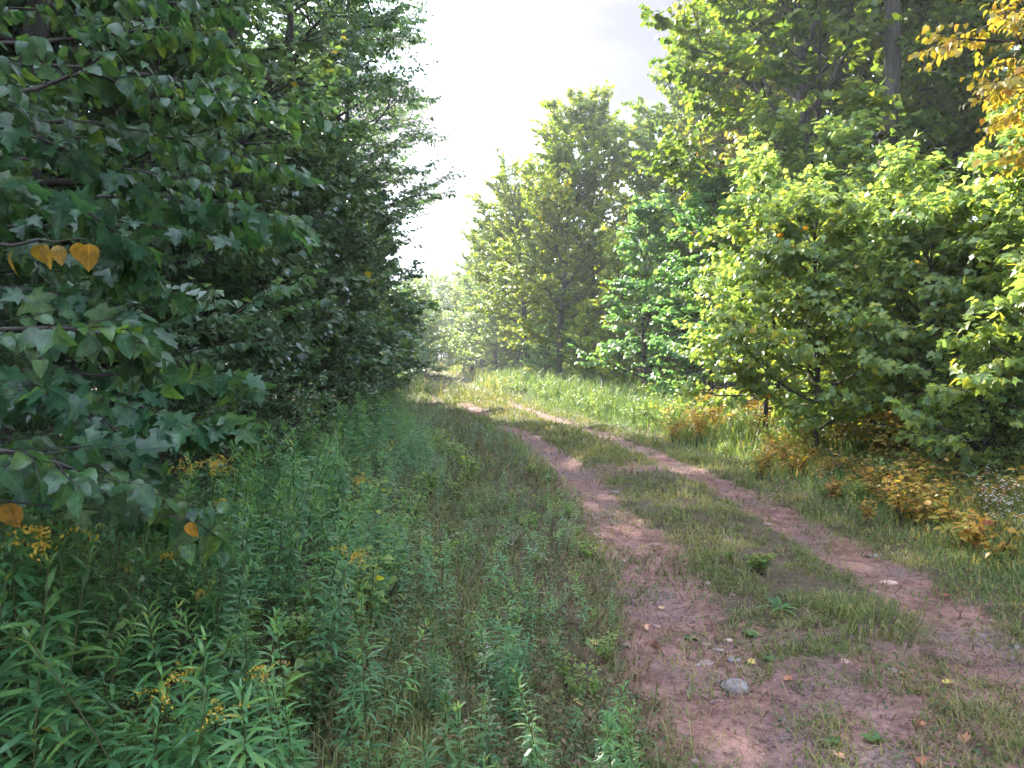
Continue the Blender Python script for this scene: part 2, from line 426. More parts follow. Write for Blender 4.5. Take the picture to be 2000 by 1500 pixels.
M['stone_grey'] = stone_mat('grey_stone', (.10, .085, .085), (.25, .22, .215))
M['soil_crumb'] = stone_mat('soil_crumb', (.07, .040, .036), (.19, .11, .095))
M['stone_pink'] = stone_mat('pink_stone', (.34, .20, .17), (.50, .34, .30))
M['stone_brown'] = stone_mat('brown_stone', (.15, .10, .09), (.29, .20, .18))

# ------------------------------------------------------------------ terrain
_cy = np.array([-40, -10, 0, 3, 4, 5.1, 6.6, 8, 11, 14.4, 16.3, 20.6, 25.7, 32, 40, 58, 80, 120, 200, 400], float)
_cx = np.array([-3, .6, 1.55, 1.78, 1.88, 1.92, 1.92, 1.88, 1.68, 1.28, .98, .10, -.80, -1.9, -3.2, -5.3, -9.5, -21.0, -46, -110], float)
_ty = np.arange(-40, 400, .25)
_tx = np.convolve(np.pad(np.interp(_ty, _cy, _cx), 8, mode='edge'), np.ones(17) / 17, mode='valid')


def xc(y): return np.interp(y, _ty, _tx)


_rng0 = np.random.default_rng(5)
_grid = _rng0.random((256, 256))


def vnoise(x, y, s):
    """Smooth value noise in 0..1."""
    u, v = np.asarray(x) * s + 57.3, np.asarray(y) * s + 31.7
    i, j = np.floor(u).astype(int), np.floor(v).astype(int)
    f, g = u - i, v - j
    f, g = f * f * (3 - 2 * f), g * g * (3 - 2 * g)
    a, b = _grid[i % 256, j % 256], _grid[(i + 1) % 256, j % 256]
    c, d = _grid[i % 256, (j + 1) % 256], _grid[(i + 1) % 256, (j + 1) % 256]
    return (a * (1 - f) + b * f) * (1 - g) + (c * (1 - f) + d * f) * g


def fbm(x, y, s): return (vnoise(x, y, s) + .5 * vnoise(x, y, 2.1 * s) + .25 * vnoise(x, y, 4.3 * s)) / 1.75


def sstep(a, b, x):
    t = np.clip((np.asarray(x, float) - a) / (b - a), 0, 1)
    return t * t * (3 - 2 * t)


def dirt_at(x, y):
    """How bare the ground is, 0 to 1."""
    d = x - xc(y) + .25 * (fbm(x, y, 1.3) - .5)
    nearw = 1 - sstep(4.5, 8.5, y)
    wl, wr = .32 + .08 * nearw, .26 + .05 * nearw
    l = np.exp(-(np.abs(d + .85) / wl) ** 4) * (1 - .80 * sstep(16.5, 19, y) * (1 - sstep(20.5, 21.5, y)))
    r = np.exp(-(np.abs(d - .85) / wr) ** 4) * (1 - .55 * sstep(17.3, 18.0, y) * (1 - sstep(18.4, 19, y)))
    k = np.maximum(l, r) * (1 - sstep(25, 29, y))
    apron = (1 - sstep(3.6, 5.6, y)) * sstep(-1.6, -1.0, d) * (1 - sstep(1.2, 1.7, d)) * (.25 + .75 * fbm(x + 9, y, 2.4))
    bridge = np.exp(-((y - 10.6) / .9) ** 2) * (np.abs(d) < 1.0) * .75
    return np.clip(np.maximum(np.maximum(k, apron), bridge), 0, 1)


def hgt(x, y):
    x, y = np.asarray(x, float), np.asarray(y, float)
    d = x - xc(y)
    z = -.055 * np.exp(-((np.abs(d) - .85) / .34) ** 2) + .02 * np.exp(-(d / .35) ** 2)
    z = z + .16 * sstep(1.4, 4.5, d) + .35 * sstep(5, 22, d) - .05 * sstep(-1.2, -3, d) + .15 * sstep(-3, -9, d)
    z = z + .05 * (fbm(x, y, .6) - .5) + .022 * (fbm(x, y, 3.1) - .5) * (np.abs(d) < 6)
    z = z + .28 * sstep(26, 34, y) * sstep(1.2, 3.0, d)
    z = z + np.maximum(y - 52, 0) * .010 * (1 - .7 * sstep(120, 260, y))
    return z


def zg(x, y): return float(hgt(x, y))


gx = np.concatenate([np.geomspace(900, 7, 46) * -1, np.arange(-6.9, -2.4, .25), np.arange(-2.4, 4.6, .04), np.arange(4.6, 8, .2), np.geomspace(8, 900, 46)])
gy = [-900, -500, -250, -120, -60, -30, -15, -8, -4, -2, -1, 0, 1, 1.6]
yy = 2.0
while yy < 60: gy.append(yy); yy += max(.03, yy * .011)
gy = np.concatenate([gy, np.geomspace(60.8, 1500, 46)])
GX, GY = np.meshgrid(gx, gy)
GZ = hgt(GX, GY)
fine_n = .014 * (vnoise(GX, GY, 9.0) - .5) + .010 * (vnoise(GX, GY, 19.0) - .5)
GZ = GZ + np.where(np.abs(GX - xc(GY)) < 4, fine_n, 0)
nx, ny = len(gx), len(gy)
idx = np.arange(nx * ny).reshape(ny, nx)
a_, b_, c_, d_ = idx[:-1, :-1].ravel(), idx[:-1, 1:].ravel(), idx[1:, 1:].ravel(), idx[1:, :-1].ravel()
quads = np.stack([a_, b_, c_, d_], 1)
DIRT = dirt_at(GX, GY)


def sheet(name, V, Q, dirt):
    T = np.concatenate([Q[:, [0, 1, 2]], Q[:, [0, 2, 3]]])
    used, inv = np.unique(T, return_inverse=True)
    me = mesh_np(name, V[used], inv.reshape(-1, 3), M['earth'], smooth=True)
    at_ = me.attributes.new('dirt', 'FLOAT', 'POINT'); at_.data.foreach_set('value', dirt[used].astype(np.float32))
    return obj(name, me)


V0 = np.stack([GX, GY, GZ], -1).reshape(-1, 3)
tag(sheet('ground', V0, quads, DIRT.ravel()), 'weedy dark ground under the grass and the woods', 'ground', kind='structure')
dd = np.abs(GX - xc(GY))
V1 = V0.copy(); V1[:, 2] += np.where(dd < 1.55, .004, -.03).ravel()
qc = dd.ravel()[quads].min(1)
keep = (qc < 1.6) & (GY.ravel()[quads].min(1) > .5) & (GY.ravel()[quads].max(1) < 60)
tag(sheet('dirt_track', V1, quads[keep], DIRT.ravel()), 'two rut reddish dirt track curving away between the woods', 'track', kind='structure')


# ------------------------------------------------------------------ trees
def limb_path(o, az, el, L, rng, n=6, lift=.25, droop=.0):
    """A limb from o: heading az, rising el, bending up then drooping at its end."""
    P = [np.array(o, float)]
    e = el; a = az
    for i in range(n):
        P.append(P[-1] + L / n * np.array([math.cos(a) * math.cos(e), math.sin(a) * math.cos(e), math.sin(e)]))
        e += lift / n - droop * (i / n) + rng.normal(0, .09); a += rng.normal(0, .12)
    return np.array(P)


def along(P, t):
    t = np.asarray(t) * (len(P) - 1); i = np.minimum(t.astype(int), len(P) - 2); f = (t - i)[:, None]
    return P[i] * (1 - f) + P[i + 1] * f, unit(P[i + 1] - P[i])


def twig_leaves(A, D, L, m, rng, size, droop=.35, flat=.55):
    """m leaves on each twig (start A, direction D, length L): bases, directions, normals, sizes."""
    n = len(A)
    s = (np.arange(m) + .6 + rng.uniform(-.3, .3, (n, m))) / m
    P = A[:, None] + D[:, None] * (L[:, None] * s)[..., None]
    side = unit(np.cross(D, np.array([0, 0, 1.0]) + rng.normal(0, .15, (n, 3))))
    sg = np.where((np.arange(m)[None, :] + rng.integers(0, 2, (n, 1))) % 2, 1.0, -1.0)
    X = .75 * D[:, None] + sg[..., None] * side[:, None] * rng.uniform(.4, 1.0, (n, m))[..., None] + rng.normal(0, .30, (n, m, 3))
    X[..., 2] -= droop + rng.uniform(0, .4, (n, m))
    Nn = np.array([0, 0, 1.0]) + rng.normal(0, flat, (n, m, 3)) + .25 * D[:, None]
    P = P + .25 * size * unit(X) * rng.uniform(.3, 1, (n, m, 1))
    S = size * rng.uniform(.65, 1.2, (n, m))
    return P.reshape(-1, 3), unit(X).reshape(-1, 3), Nn.reshape(-1, 3), S.ravel()


def grow(seed, H, r0, lo, rad, n1, n2, n3, m, size, profile='round', el0=.25, el1=1.15, droop=.05, lean=(0, 0), twl=.45, fork=False, ldroop=.35, flat=.55, tubes=True):
    """Trunk and limbs (Acc), and the leaf placements of a broadleaf tree."""
    rng = np.random.default_rng(seed)
    wood = Acc()
    nT = 12
    h = np.linspace(0, 1, nT + 1)
    wob = np.cumsum(rng.normal(0, .012 * H, (nT + 1, 2)), 0) * np.minimum(h, .6)[:, None]
    T = np.column_stack([wob[:, 0] + lean[0] * h ** 1.3, wob[:, 1] + lean[1] * h ** 1.3, H * h])
    T -= [T[0, 0], T[0, 1], 0]; T[0, 2] = -.15
    rt = r0 * (1 - h) ** .85 + .012; rt[0] *= 1.35
    wood.tube(T, rt, 9)
    A, D, Ls = [], [], []
    for i in range(n1):
        u = (i + rng.uniform(.1, .9)) / n1
        t = lo + (1 - lo) * u ** .95 * .97
        o, _ = along(T, [t]); o = o[0]
        pr = {'round': math.sin(math.pi * min(1, .18 + .80 * u)) ** .8, 'cone': (1 - u) ** .75 + .10, 'wide': (1 - .65 * u), 'column': .78 + .22 * math.sin(math.pi * u)}[profile]
        az = i * 2.39996 + rng.normal(0, .35)
        el = el0 + (el1 - el0) * u + rng.normal(0, .12)
        if profile == 'round':
            # limbs end on a lumpy egg-shaped crown outline
            t = lo + (.80 - lo) * u ** .9
            o, _ = along(T, [t]); o = o[0]
            zc_, rz_ = H * (lo + 1) * .5, H * (1 - lo) * .52
            dv = np.array([math.cos(el), math.sin(el)]); q = np.array([0, o[2] - zc_]) / [rad, rz_]; dq = dv / [rad, rz_]
            A_, B_, C_ = dq @ dq, q @ dq, q @ q - 1
            L1 = max(.5, (-B_ + math.sqrt(max(B_ * B_ - A_ * C_, .01))) / A_) * rng.uniform(.72, 1.02)
        else:
            L1 = rad * pr * rng.uniform(.75, 1.2)
        P = limb_path(o, az, el, L1, rng, 6, .30, droop)
        r1 = min(rt[0] * .4, .008 + .013 * L1)
        wood.tube(P, np.linspace(r1, .006, len(P)), 5)
        A.append(np.array([P[-1]])); D.append(unit(P[-1] - P[-2])[None]); Ls.append(np.array([twl]))
        k2 = max(3, int(round(n2 * (.5 + .5 * L1 / rad))))
        ts = np.linspace(.22, .97, k2) + rng.uniform(-.04, .04, k2)
        o2, d2 = along(P, np.clip(ts, 0, .999))
        for j in range(k2):
            sgn = 1 if j % 2 else -1
            an = math.atan2(d2[j][1], d2[j][0]) + sgn * rng.uniform(.55, 1.15)
            e2 = math.asin(np.clip(d2[j][2], -1, 1)) * .55 + rng.normal(.05, .22)
            L2 = (.42 * L1 * (1.15 - ts[j] * .75) + .18) * rng.uniform(.7, 1.25)
            Q = limb_path(o2[j], an, e2, L2, rng, 4, .12, droop * 1.5)
            if tubes: wood.tube(Q, np.linspace(max(.005, r1 * .45), .003, len(Q)), 3)
            tq = np.sort(rng.uniform(.15, 1.0, n3)); tq[-1] = .999
            o3, d3 = along(Q, np.clip(tq, 0, .999))
            sg = np.where(np.arange(n3) % 2, 1.0, -1.0)
            sd = np.column_stack([-d3[:, 1], d3[:, 0], np.zeros(n3)])
            dd3 = unit(d3 * .9 + sd * (sg * rng.uniform(.4, 1.1, n3))[:, None] + rng.normal(0, .22, (n3, 3)))
            A.append(o3); D.append(dd3); Ls.append(twl * rng.uniform(.55, 1.25, n3))
    A, D, Ls = np.concatenate(A), np.concatenate(D), np.concatenate(Ls)
    if tubes: wood.prisms(A, A + D * Ls[:, None], .0035, .0018)
    lv = twig_leaves(A, D, Ls, m, rng, size, ldroop, flat)
    return wood, lv, rng


def leaf_values(n, rng): return np.clip(rng.beta(1.6, 1.6, n), 0, 1)


def kind_of_tree(name, tpl, bark, **kw):
    """Shared trunk and crown meshes for trees of one kind."""
    wood, (P, X, Nn, S), rng = grow(**kw)
    cr = Acc(); rv = leaf_values(len(P), rng)
    # boughs differ a little in colour
    rv = np.clip(rv * .75 + .35 * (vnoise(P[:, 0] * .8 + P[:, 2] * .3, P[:, 1] * .8 + P[:, 2] * .7, 1.0) - .15), 0, 1)
    cr.leaves(tpl, P, X, Nn, S, rv)
    return wood.mesh(name + '_trunk', M[bark], True), cr.mesh(name + '_crown', None)


def place_tree(name, kind, x, y, rz, s, mat, label, cat='tree', group=None, sz=None, dz=0.0):
    t = empty(name, (x, y, zg(x, y) - .03 + dz), rz)
    t.scale = (s, s, sz or s)
    obj('trunk', kind[0], t)
    obj('crown', kind[1], t, mat=M[mat])
    return tag(t, label, cat, group)


rngp = np.random.default_rng(77)
MAP = [kind_of_tree('maple', MAPLE_LOW, 'bark', seed=11 + i, H=14.0, r0=.20, lo=.13, rad=3.7, n1=36, n2=9, n3=7, m=10, size=.155, profile='round', el0=.10, el1=1.35, twl=.55) for i in range(3)]
ALD = [kind_of_tree('alder', OVATE_LOW, 'bark_dark', seed=31 + i, H=13.5, r0=.15, lo=.08, rad=3.1, n1=34, n2=9, n3=7, m=10, size=.125, profile='column', el0=.10, el1=.75, droop=.09, twl=.5) for i in range(3)]
SAP = [kind_of_tree('sapling', MAPLE_LOW, 'bark', seed=51 + i, H=6.2, r0=.055, lo=.06, rad=1.9, n1=24, n2=6, n3=5, m=8, size=.13, profile='wide', el0=.2, el1=1.15, twl=.38) for i in range(3)]
SHR = [kind_of_tree('shrub', OVATE_LOW, 'bark_dark', seed=71 + i, H=2.6, r0=.03, lo=.03, rad=1.25, n1=22, n2=6, n3=5, m=7, size=.085, profile='wide', el0=.15, el1=1.2, twl=.26) for i in range(2)]

# -- the shaded wood along the left of the track
ORD = ['nearest', 'second nearest', 'third nearest', 'fourth nearest', 'fifth nearest', 'sixth nearest', 'farthest']
G_L = 'shaded trees of the wood left of the track'
left_tall = [(-5.0, 7.6, 1.0), (-5.5, 11.2, 1.05), (-5.3, 14.6, 1.0), (-5.6, 18.2, 1.08), (-5.6, 22.0, 1.08), (-5.7, 26.0, 1.12), (-6.9, 30.5, 1.0)]
for i, (x, y, s) in enumerate(left_tall):
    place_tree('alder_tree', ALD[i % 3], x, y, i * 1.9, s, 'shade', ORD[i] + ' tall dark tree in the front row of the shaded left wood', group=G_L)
left_back = [(-8.6, 4.5), (-8.8, 9.0), (-9.2, 13.5), (-9.0, 18.0), (-9.4, 22.8), (-9.8, 28), (-12.5, 6.5), (-13, 13), (-13.2, 19.5), (-13.5, 26), (-17, 10), (-17.5, 18), (-18, 26), (-6.5, .5), (-10, -1), (-6.8, -5)]
for i, (x, y) in enumerate(left_back):
    k = (ALD + MAP)[(i * 2 + 1) % 6]
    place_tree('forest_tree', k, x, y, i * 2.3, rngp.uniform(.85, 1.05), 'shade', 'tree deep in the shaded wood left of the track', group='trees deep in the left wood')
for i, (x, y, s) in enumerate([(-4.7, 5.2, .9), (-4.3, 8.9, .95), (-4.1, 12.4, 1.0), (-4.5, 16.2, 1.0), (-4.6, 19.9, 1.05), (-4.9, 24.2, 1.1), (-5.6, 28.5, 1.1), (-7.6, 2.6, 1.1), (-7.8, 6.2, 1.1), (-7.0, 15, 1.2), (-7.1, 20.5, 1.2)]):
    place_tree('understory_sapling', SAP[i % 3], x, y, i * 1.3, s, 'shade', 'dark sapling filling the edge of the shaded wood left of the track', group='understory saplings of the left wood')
for i, (x, y, s) in enumerate([(-3.3, 4.6, .62), (-3.2, 6.6, .62), (-2.9, 8.4, .7), (-3.1, 10.4, .75), (-3.2, 12.7, .8), (-3.4, 15.0, .85), (-3.7, 17.6, .9), (-4.2, 20.2, .95), (-4.6, 23.0, 1.0), (-5.2, 26.4, 1.0), (-5.9, 29.5, 1.1), (-6.8, 33, 1.2), (-4.4, 7.4, .9), (-4.8, 11, 1.), (-5.2, 3.4, .9), (-7.2, 36, 1.3)]):
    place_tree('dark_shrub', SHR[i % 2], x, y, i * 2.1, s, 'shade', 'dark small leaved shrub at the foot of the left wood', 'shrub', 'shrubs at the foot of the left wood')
# -- lower trees where the left wood thins out, letting the sun through
for i, (x, y, s, k) in enumerate([(-5.9, 37.5, .78, 2), (-6.5, 42, .85, 0), (-6.8, 46.5, .95, 1), (-7.2, 52, 1.0, 2), (-8.4, 43, .85, 0), (-8.3, 49, .95, 1), (-8.2, 56, 1.0, 2), (-8.9, 64, 1.1, 0), (-11.6, 72, 1.2, 1), (-14.5, 82, 1.4, 2), (-12.8, 92, 1.7, 0), (-14, 106, 1.9, 1)]):
    place_tree('low_tree', SAP[k], x, y, i * 1.7, s, 'shade' if i < 4 else 'maple', 'low green tree beyond the tall left wood', group='low trees beyond the left wood')
for i, (x, y) in enumerate([(-14, 42), (-15, 52), (-17, 64), (-19, 78)]):
    place_tree('low_tree', SAP[i % 3], x, y, i, 1.3, 'maple', 'low green tree beyond the tall left wood', group='low trees beyond the left wood')

# -- the right side, far to near
far_right = [(.6, 47, .80, 'maple_yellowing', 0), (-1.2, 54, .78, 'maple', 1), (3.0, 56, .95, 'maple', 2), (-2.4, 64, .80, 'maple_yellowing', 0), (-1.0, 76, 1.0, 'maple', 1), (-4, 96, 1.0, 'maple', 2), (-6, 122, 1.1, 'maple_yellowing', 0)]
for i, (x, y, s, mt, k) in enumerate(far_right):
    place_tree('far_maple', MAP[k], x, y, 1.1 * i, s, mt, ORD[i] + ' yellow green maple far along the right of the track', group='maples far along the right of the track')
place_tree('maple_tree', MAP[0], 2.2, 34.5, .6, .80, 'maple_yellowing', 'yellowing maple with dark forked trunk standing alone above the bend of the track')
place_tree('maple_tree', MAP[1], 4.0, 36.5, 2.2, .99, 'maple_yellowing', 'tallest green maple against the sky behind the bend of the track')
place_tree('maple_tree', MAP[2], .9, 40.5, 4.0, .84, 'maple_yellowing', 'bright yellow green maple low beside the bend of the track')
place_tree('maple_tree', MAP[2], 7.9, 24.5, 1.0, .85, 'maple_orange', 'tall maple with orange tinged crown reaching the top of the photo', sz=1.12)
place_tree('maple_tree', MAP[0], 8.0, 19.5, 3.0, 1.15, 'maple', 'tall green maple left of the thick bare trunk', group=None)
place_tree('ash_sapling', SAP[1], 4.4, 24.5, .4, 1.02, 'bluegreen', 'pointed blue green sapling on the verge under the orange tinged maple')
place_tree('ash_sapling', SAP[0], 5.3, 20.0, 2.4, .95, 'bluegreen', 'blue green sapling beside the orange shrubs on the verge')
G_R = 'trees deep in the right wood'
for i, (x, y, s, k, mt) in enumerate([(11.5, 22, 1.1, 0, 'maple'), (9.5, 28, 1.1, 1, 'maple'), (14, 17.5, 1.05, 2, 'maple'), (12.5, 12.5, 1.0, 1, 'maple'), (13.8, 27, 1.15, 2, 'maple'), (18, 22, 1.1, 0, 'maple'), (9.5, 34, 1.1, 2, 'maple'), (15, 9, 1.0, 0, 'maple'), (8.3, 44, 1.05, 1, 'maple'), (13, 40, 1.1, 0, 'maple'), (7.5, 3, .9, 0, 'maple'), (18, 32, 1.1, 1, 'maple'), (20, 14, 1.1, 2, 'maple'), (8, -4, 1.0, 1, 'maple')]):
    place_tree('forest_maple', MAP[k], x, y, 2.7 * i, s, mt, 'green maple deep in the wood right of the track', group=G_R)
for i, (x, y, s, k, mt) in enumerate([(6.9, 15.2, .95, 0, 'sapling'), (7.3, 12.6, .68, 1, 'sapling'), (8.1, 14.4, .7, 2, 'sapling'), (5.9, 15.0, .75, 0, 'sapling'), (9.1, 12.2, .75, 1, 'maple'), (6.3, 17.6, 1.1, 1, 'sapling'), (9.9, 13.6, 1.1, 2, 'sapling'), (8.4, 11.0, .9, 0, 'sapling'), (9.7, 10.2, 1.0, 1, 'sapling'), (8.4, 22.5, 1.1, 2, 'sapling'), (6.6, 28, 1.1, 0, 'sapling'), (4.3, 29.5, .9, 2, 'maple_yellowing'), (10.8, 15.5, 1.1, 0, 'sapling'), (6.8, 31, 1.1, 1, 'sapling'), (3.2, 31.6, .55, 1, 'maple_yellowing'), (9.2, 7.5, 1.0, 2, 'sapling')]):
    place_tree('understory_maple', SAP[k], x, y, 1.9 * i, s, mt, 'green sapling in the edge of the wood right of the track', group='understory saplings of the right wood')


# -- near trees whose leaves can be told apart
def near_tree(name, tpl, mesh_mat, bark, x, y, label, n_leaf=300, rz=0, cat='tree', wood=None, lv=None, rng=None, values=None, **kw):
    """A tree with its largest leaves as parts of their own and the rest of the foliage joined."""
    if wood is None:
        wood, lv, rng = grow(**kw)
        base = np.array([x, y, zg(x, y) - .03])
    else:
        base = np.array([x, y, 0.0])
    P, X, Nn, S = lv
    rv = leaf_values(len(P), rng) if values is None else values
    t = empty(name, base)
    obj('trunk', wood.mesh(name + '_wood', M[bark], True), t)
    Wp = P + base
    dist = np.linalg.norm(Wp - np.array([0, 0, CAM_H]), axis=1)
    px = 1000 + FPX * Wp[:, 0] / np.maximum(Wp[:, 1], .1); py = 700 - FPX * (Wp[:, 2] - CAM_H) / np.maximum(Wp[:, 1], .1)
    inv = (Wp[:, 1] < .5) | (px < -20) | (px > 2020) | (py < -20) | (py > 1520)
    order = np.argsort(dist + 100 * inv)
    big = order[:n_leaf]; big = big[~inv[big]]
    rest = np.setdiff1d(np.arange(len(P)), big)
    f = Acc(); f.leaves(tpl, P[rest], X[rest], Nn[rest], S[rest], rv[rest])
    tag(obj('foliage', f.mesh(name + '_foliage', M[mesh_mat], True, True), t), kind='stuff')
    shades = []
    for q in range(8):
        l = Acc(); rr = np.random.default_rng(q)
        tv = tpl[0].copy(); tv[:, 2] *= .6 + .16 * q; tv[:, 2] += .05 * np.sin(tv[:, 0] * 5 + q); tv[:, 1] *= .9 + .03 * q
        l.leaves((tv, tpl[1]), np.zeros((1, 3)), np.array([[1., 0, 0]]), np.array([[0, 0, 1.]]), 1.0, (q + .5) / 8)
        shades.append(l.mesh(name + '_leaf', M[mesh_mat], True, True))
    Xu = unit(X); Y = unit(np.cross(Nn, Xu)); Z = np.cross(Xu, Y)
    for i in big:
        o = bpy.data.objects.new('leaf', shades[min(7, int(rv[i] * 8))])
        COL.objects.link(o); o.parent = t
        s = S[i]
        o.matrix_local = Matrix(((Xu[i][0] * s, Y[i][0] * s, Z[i][0] * s, P[i][0]), (Xu[i][1] * s, Y[i][1] * s, Z[i][1] * s, P[i][1]), (Xu[i][2] * s, Y[i][2] * s, Z[i][2] * s, P[i][2]), (0, 0, 0, 1)))
    return tag(t, label, cat)


def bough_tree(seed, base, H, r0, boughs, size, droop, twl, step, m, flat=.4, face=0.0):
    """A tree at the edge of the frame, its boughs running along given paths; returns grow()-like data relative to base."""
    rng = np.random.default_rng(seed)
    wood = Acc()
    h = np.linspace(0, 1, 11)
    T = np.column_stack([.10 * np.sin(h * 5 + seed), .08 * np.sin(h * 4 + 2 * seed), H * h]); T -= T[0]; T[:, 2] += base[2]
    wood.tube(T, r0 * (1 - .8 * h), 9)
    A, D, Ls = [], [], []
    for b in boughs:
        B = np.array([at(*p) for p in b]) - np.array([base[0], base[1], 0])
        z0 = B[0][2] - .12 - .15 * rng.random()
        o = np.array([np.interp(z0, T[:, 2], T[:, 0]), np.interp(z0, T[:, 2], T[:, 1]), z0])
        K = np.vstack([o, B])
        # smooth the path
        t = np.linspace(0, len(K) - 1, 4 * len(K))
        Ps = np.column_stack([np.interp(t, np.arange(len(K)), K[:, c]) for c in range(3)])
        for _ in range(3): Ps[1:-1] = .25 * Ps[:-2] + .5 * Ps[1:-1] + .25 * Ps[2:]
        L = np.linalg.norm(np.diff(Ps, axis=0), axis=1).sum()
        wood.tube(Ps, np.linspace(.012, .0025, len(Ps)), 5)
        k = max(4, int(L / step))
        ts = np.linspace(.18, .985, k)
        o2, d2 = along(Ps, ts)
        sg = np.where(np.arange(k) % 2, 1.0, -1.0)
        sd = unit(np.column_stack([-d2[:, 1], d2[:, 0], np.zeros(k)]))
        dd_ = unit(d2 * .8 + sd * (sg * rng.uniform(.5, 1.1, k))[:, None] + rng.normal(0, .18, (k, 3)))
        A += [o2, Ps[-1:]]; D += [dd_, unit(Ps[-1:] - Ps[-2:-1])]
        Ls += [twl * (1.15 - .55 * ts) * rng.uniform(.7, 1.2, k), np.array([twl * .6])]
    A, D, Ls = np.concatenate(A), np.concatenate(D), np.concatenate(Ls)
    wood.prisms(A, A + D * Ls[:, None], .0022, .0012)
    P, X, Nn, S = twig_leaves(A, D, Ls, m, rng, size, droop, flat)
    Nn = Nn + face * np.array([0.15, -1.0, 0])          # hanging blades turn their faces to the light over the track
    # stalks
    wood.prisms(P - X * S[:, None] * .35, P, .0009, .0007)
    return wood, (P, X, Nn, S), rng


def extra_boughs(seed, n, y0, y1, d0, d1, xe=560):
    r = np.random.default_rng(seed); o = []
    for k in range(n):
        d = r.uniform(d0, d1); py = r.uniform(y0, y1); e = xe * r.uniform(.55, 1.1) * (.75 + .25 * d / d1); sl = r.uniform(-20, 90)
        o.append([(-200, py + r.uniform(-60, 60), d - .1), (0, py, d), (e * .5, py + .3 * sl, d + .1), (e, py + sl, d + .25)])
    return o


base = (-3.0, 2.9)
wd, lv, rg = bough_tree(5, (*base, -.05), 6.5, .07, [
    [(-260, 60, 2.9), (0, 90, 2.7), (200, 70, 2.7), (330, 50, 2.8), (430, 90, 2.9)],
    [(-220, 200, 2.6), (60, 185, 2.5), (170, 130, 2.6), (300, 200, 2.7), (400, 200, 2.8)],
    [(-220, 280, 2.9), (120, 230, 2.8), (260, 255, 2.9), (430, 290, 3.1), (560, 330, 3.3)],
    [(-180, -60, 2.8), (100, -40, 2.8), (300, 0, 2.9), (420, 20, 3.0)],
    [(-180, 120, 3.2), (200, 130, 3.3), (420, 170, 3.5), (600, 230, 3.7)],
    [(-180, 640, 2.2), (0, 645, 2.1), (120, 640, 2.1), (230, 655, 2.15), (265, 690, 2.2)],
    [(-160, 890, 2.3), (80, 905, 2.2), (230, 925, 2.25), (320, 975, 2.35), (410, 1035, 2.45)],
    [(-160, 870, 2.1), (20, 880, 2.0), (120, 905, 2.0), (200, 940, 2.05)],
    [(-200, 400, 3.3), (200, 380, 3.4), (420, 400, 3.6), (560, 430, 3.9)],
] + extra_boughs(61, 10, -80, 420, 3.2, 4.8, 500), .068, .62, .24, .075, 5, .75, .45)
near_tree('birch_tree', OVATE_HI, 'near_ovate', 'bark_dark', *base, 'close birch at the frame edge with drooping toothed oval leaves', wood=wd, lv=lv, rng=rg)
base = (-3.25, 3.6)
wd, lv, rg = bough_tree(9, (*base, -.05), 5.5, .06, [
    [(-260, 200, 2.9), (0, 240, 2.8), (150, 300, 2.8), (300, 385, 2.9), (440, 405, 3.0)],
    [(-220, 330, 2.7), (60, 350, 2.6), (200, 430, 2.7), (260, 500, 2.8)],
    [(-220, 560, 2.8), (40, 560, 2.7), (180, 590, 2.75), (245, 620, 2.8)],
    [(-160, 740, 2.9), (50, 720, 2.8), (200, 735, 2.8), (340, 725, 2.9), (450, 740, 3.0)],
    [(-100, 770, 2.7), (150, 775, 2.6), (280, 790, 2.65), (360, 835, 2.7), (415, 830, 2.8)],
    [(-60, 760, 2.6), (110, 770, 2.5), (220, 830, 2.5), (265, 880, 2.55)],
    [(-200, 930, 2.8), (60, 930, 2.7), (200, 960, 2.7), (300, 1000, 2.8)],
    [(-160, 470, 3.3), (120, 480, 3.2), (280, 560, 3.4)],
] + extra_boughs(62, 3, 260, 500, 3.2, 4.2) + extra_boughs(63, 2, 720, 860, 2.8, 3.4, 330), .100, .50, .22, .11, 4, .70, .40)
near_tree('maple_sapling', MAPLE_HI, 'near_maple', 'bark_dark', *base, 'close dark green maple sapling with broad lobed leaves under the birch', wood=wd, lv=lv, rng=rg)

# hanging yellow leaves of the close birch's lowest twigs
base = (-2.7, 2.3)
wd = Acc(); h = np.linspace(0, 1, 8)
wd.tube(np.column_stack([.05 * np.sin(h * 4), .04 * np.sin(h * 6), 2.6 * h - .05]), .018 * (1 - .75 * h), 6)
ys = [(-40, 480), (25, 488), (78, 476), (92, 478), (112, 480), (150, 474), (172, 476), (-15, 980), (8, 984), (40, 990), (370, 1020)]
tw = {}
P, X, Nn = [], [], []
rg = np.random.default_rng(3)
for px, py in ys:
    p = at(px, py, 2.25) - np.array([*base, 0]); P.append(p)
    X.append([rg.normal(.1, .35), rg.normal(0, .25), -1.0]); Nn.append([rg.normal(.1, .6), -1.0, rg.normal(.15, .3)])
P, X, Nn = map(np.array, (P, X, Nn))
for row in ([0, 1, 2, 3, 4, 5, 6], [7, 8, 9, 10]):
    st = P[row[0]] * [.0, .0, 1] + [0, 0, -.1]
    wd.tube(np.vstack([st, P[row] + [0, 0, .012]]), np.linspace(.006, .0015, len(row) + 1), 4)
near_tree('yellow_leaved_birch', OVATE_HI, 'yellow', 'bark_dark', *base, 'slender young birch at the frame edge with a few hanging yellow leaves', wood=wd, lv=(P, X, Nn, np.array([.07, .08, .092, .075, .06, .07, .085, .07, .09, .085, .06])), rng=rg, values=np.linspace(0, .6, 11))

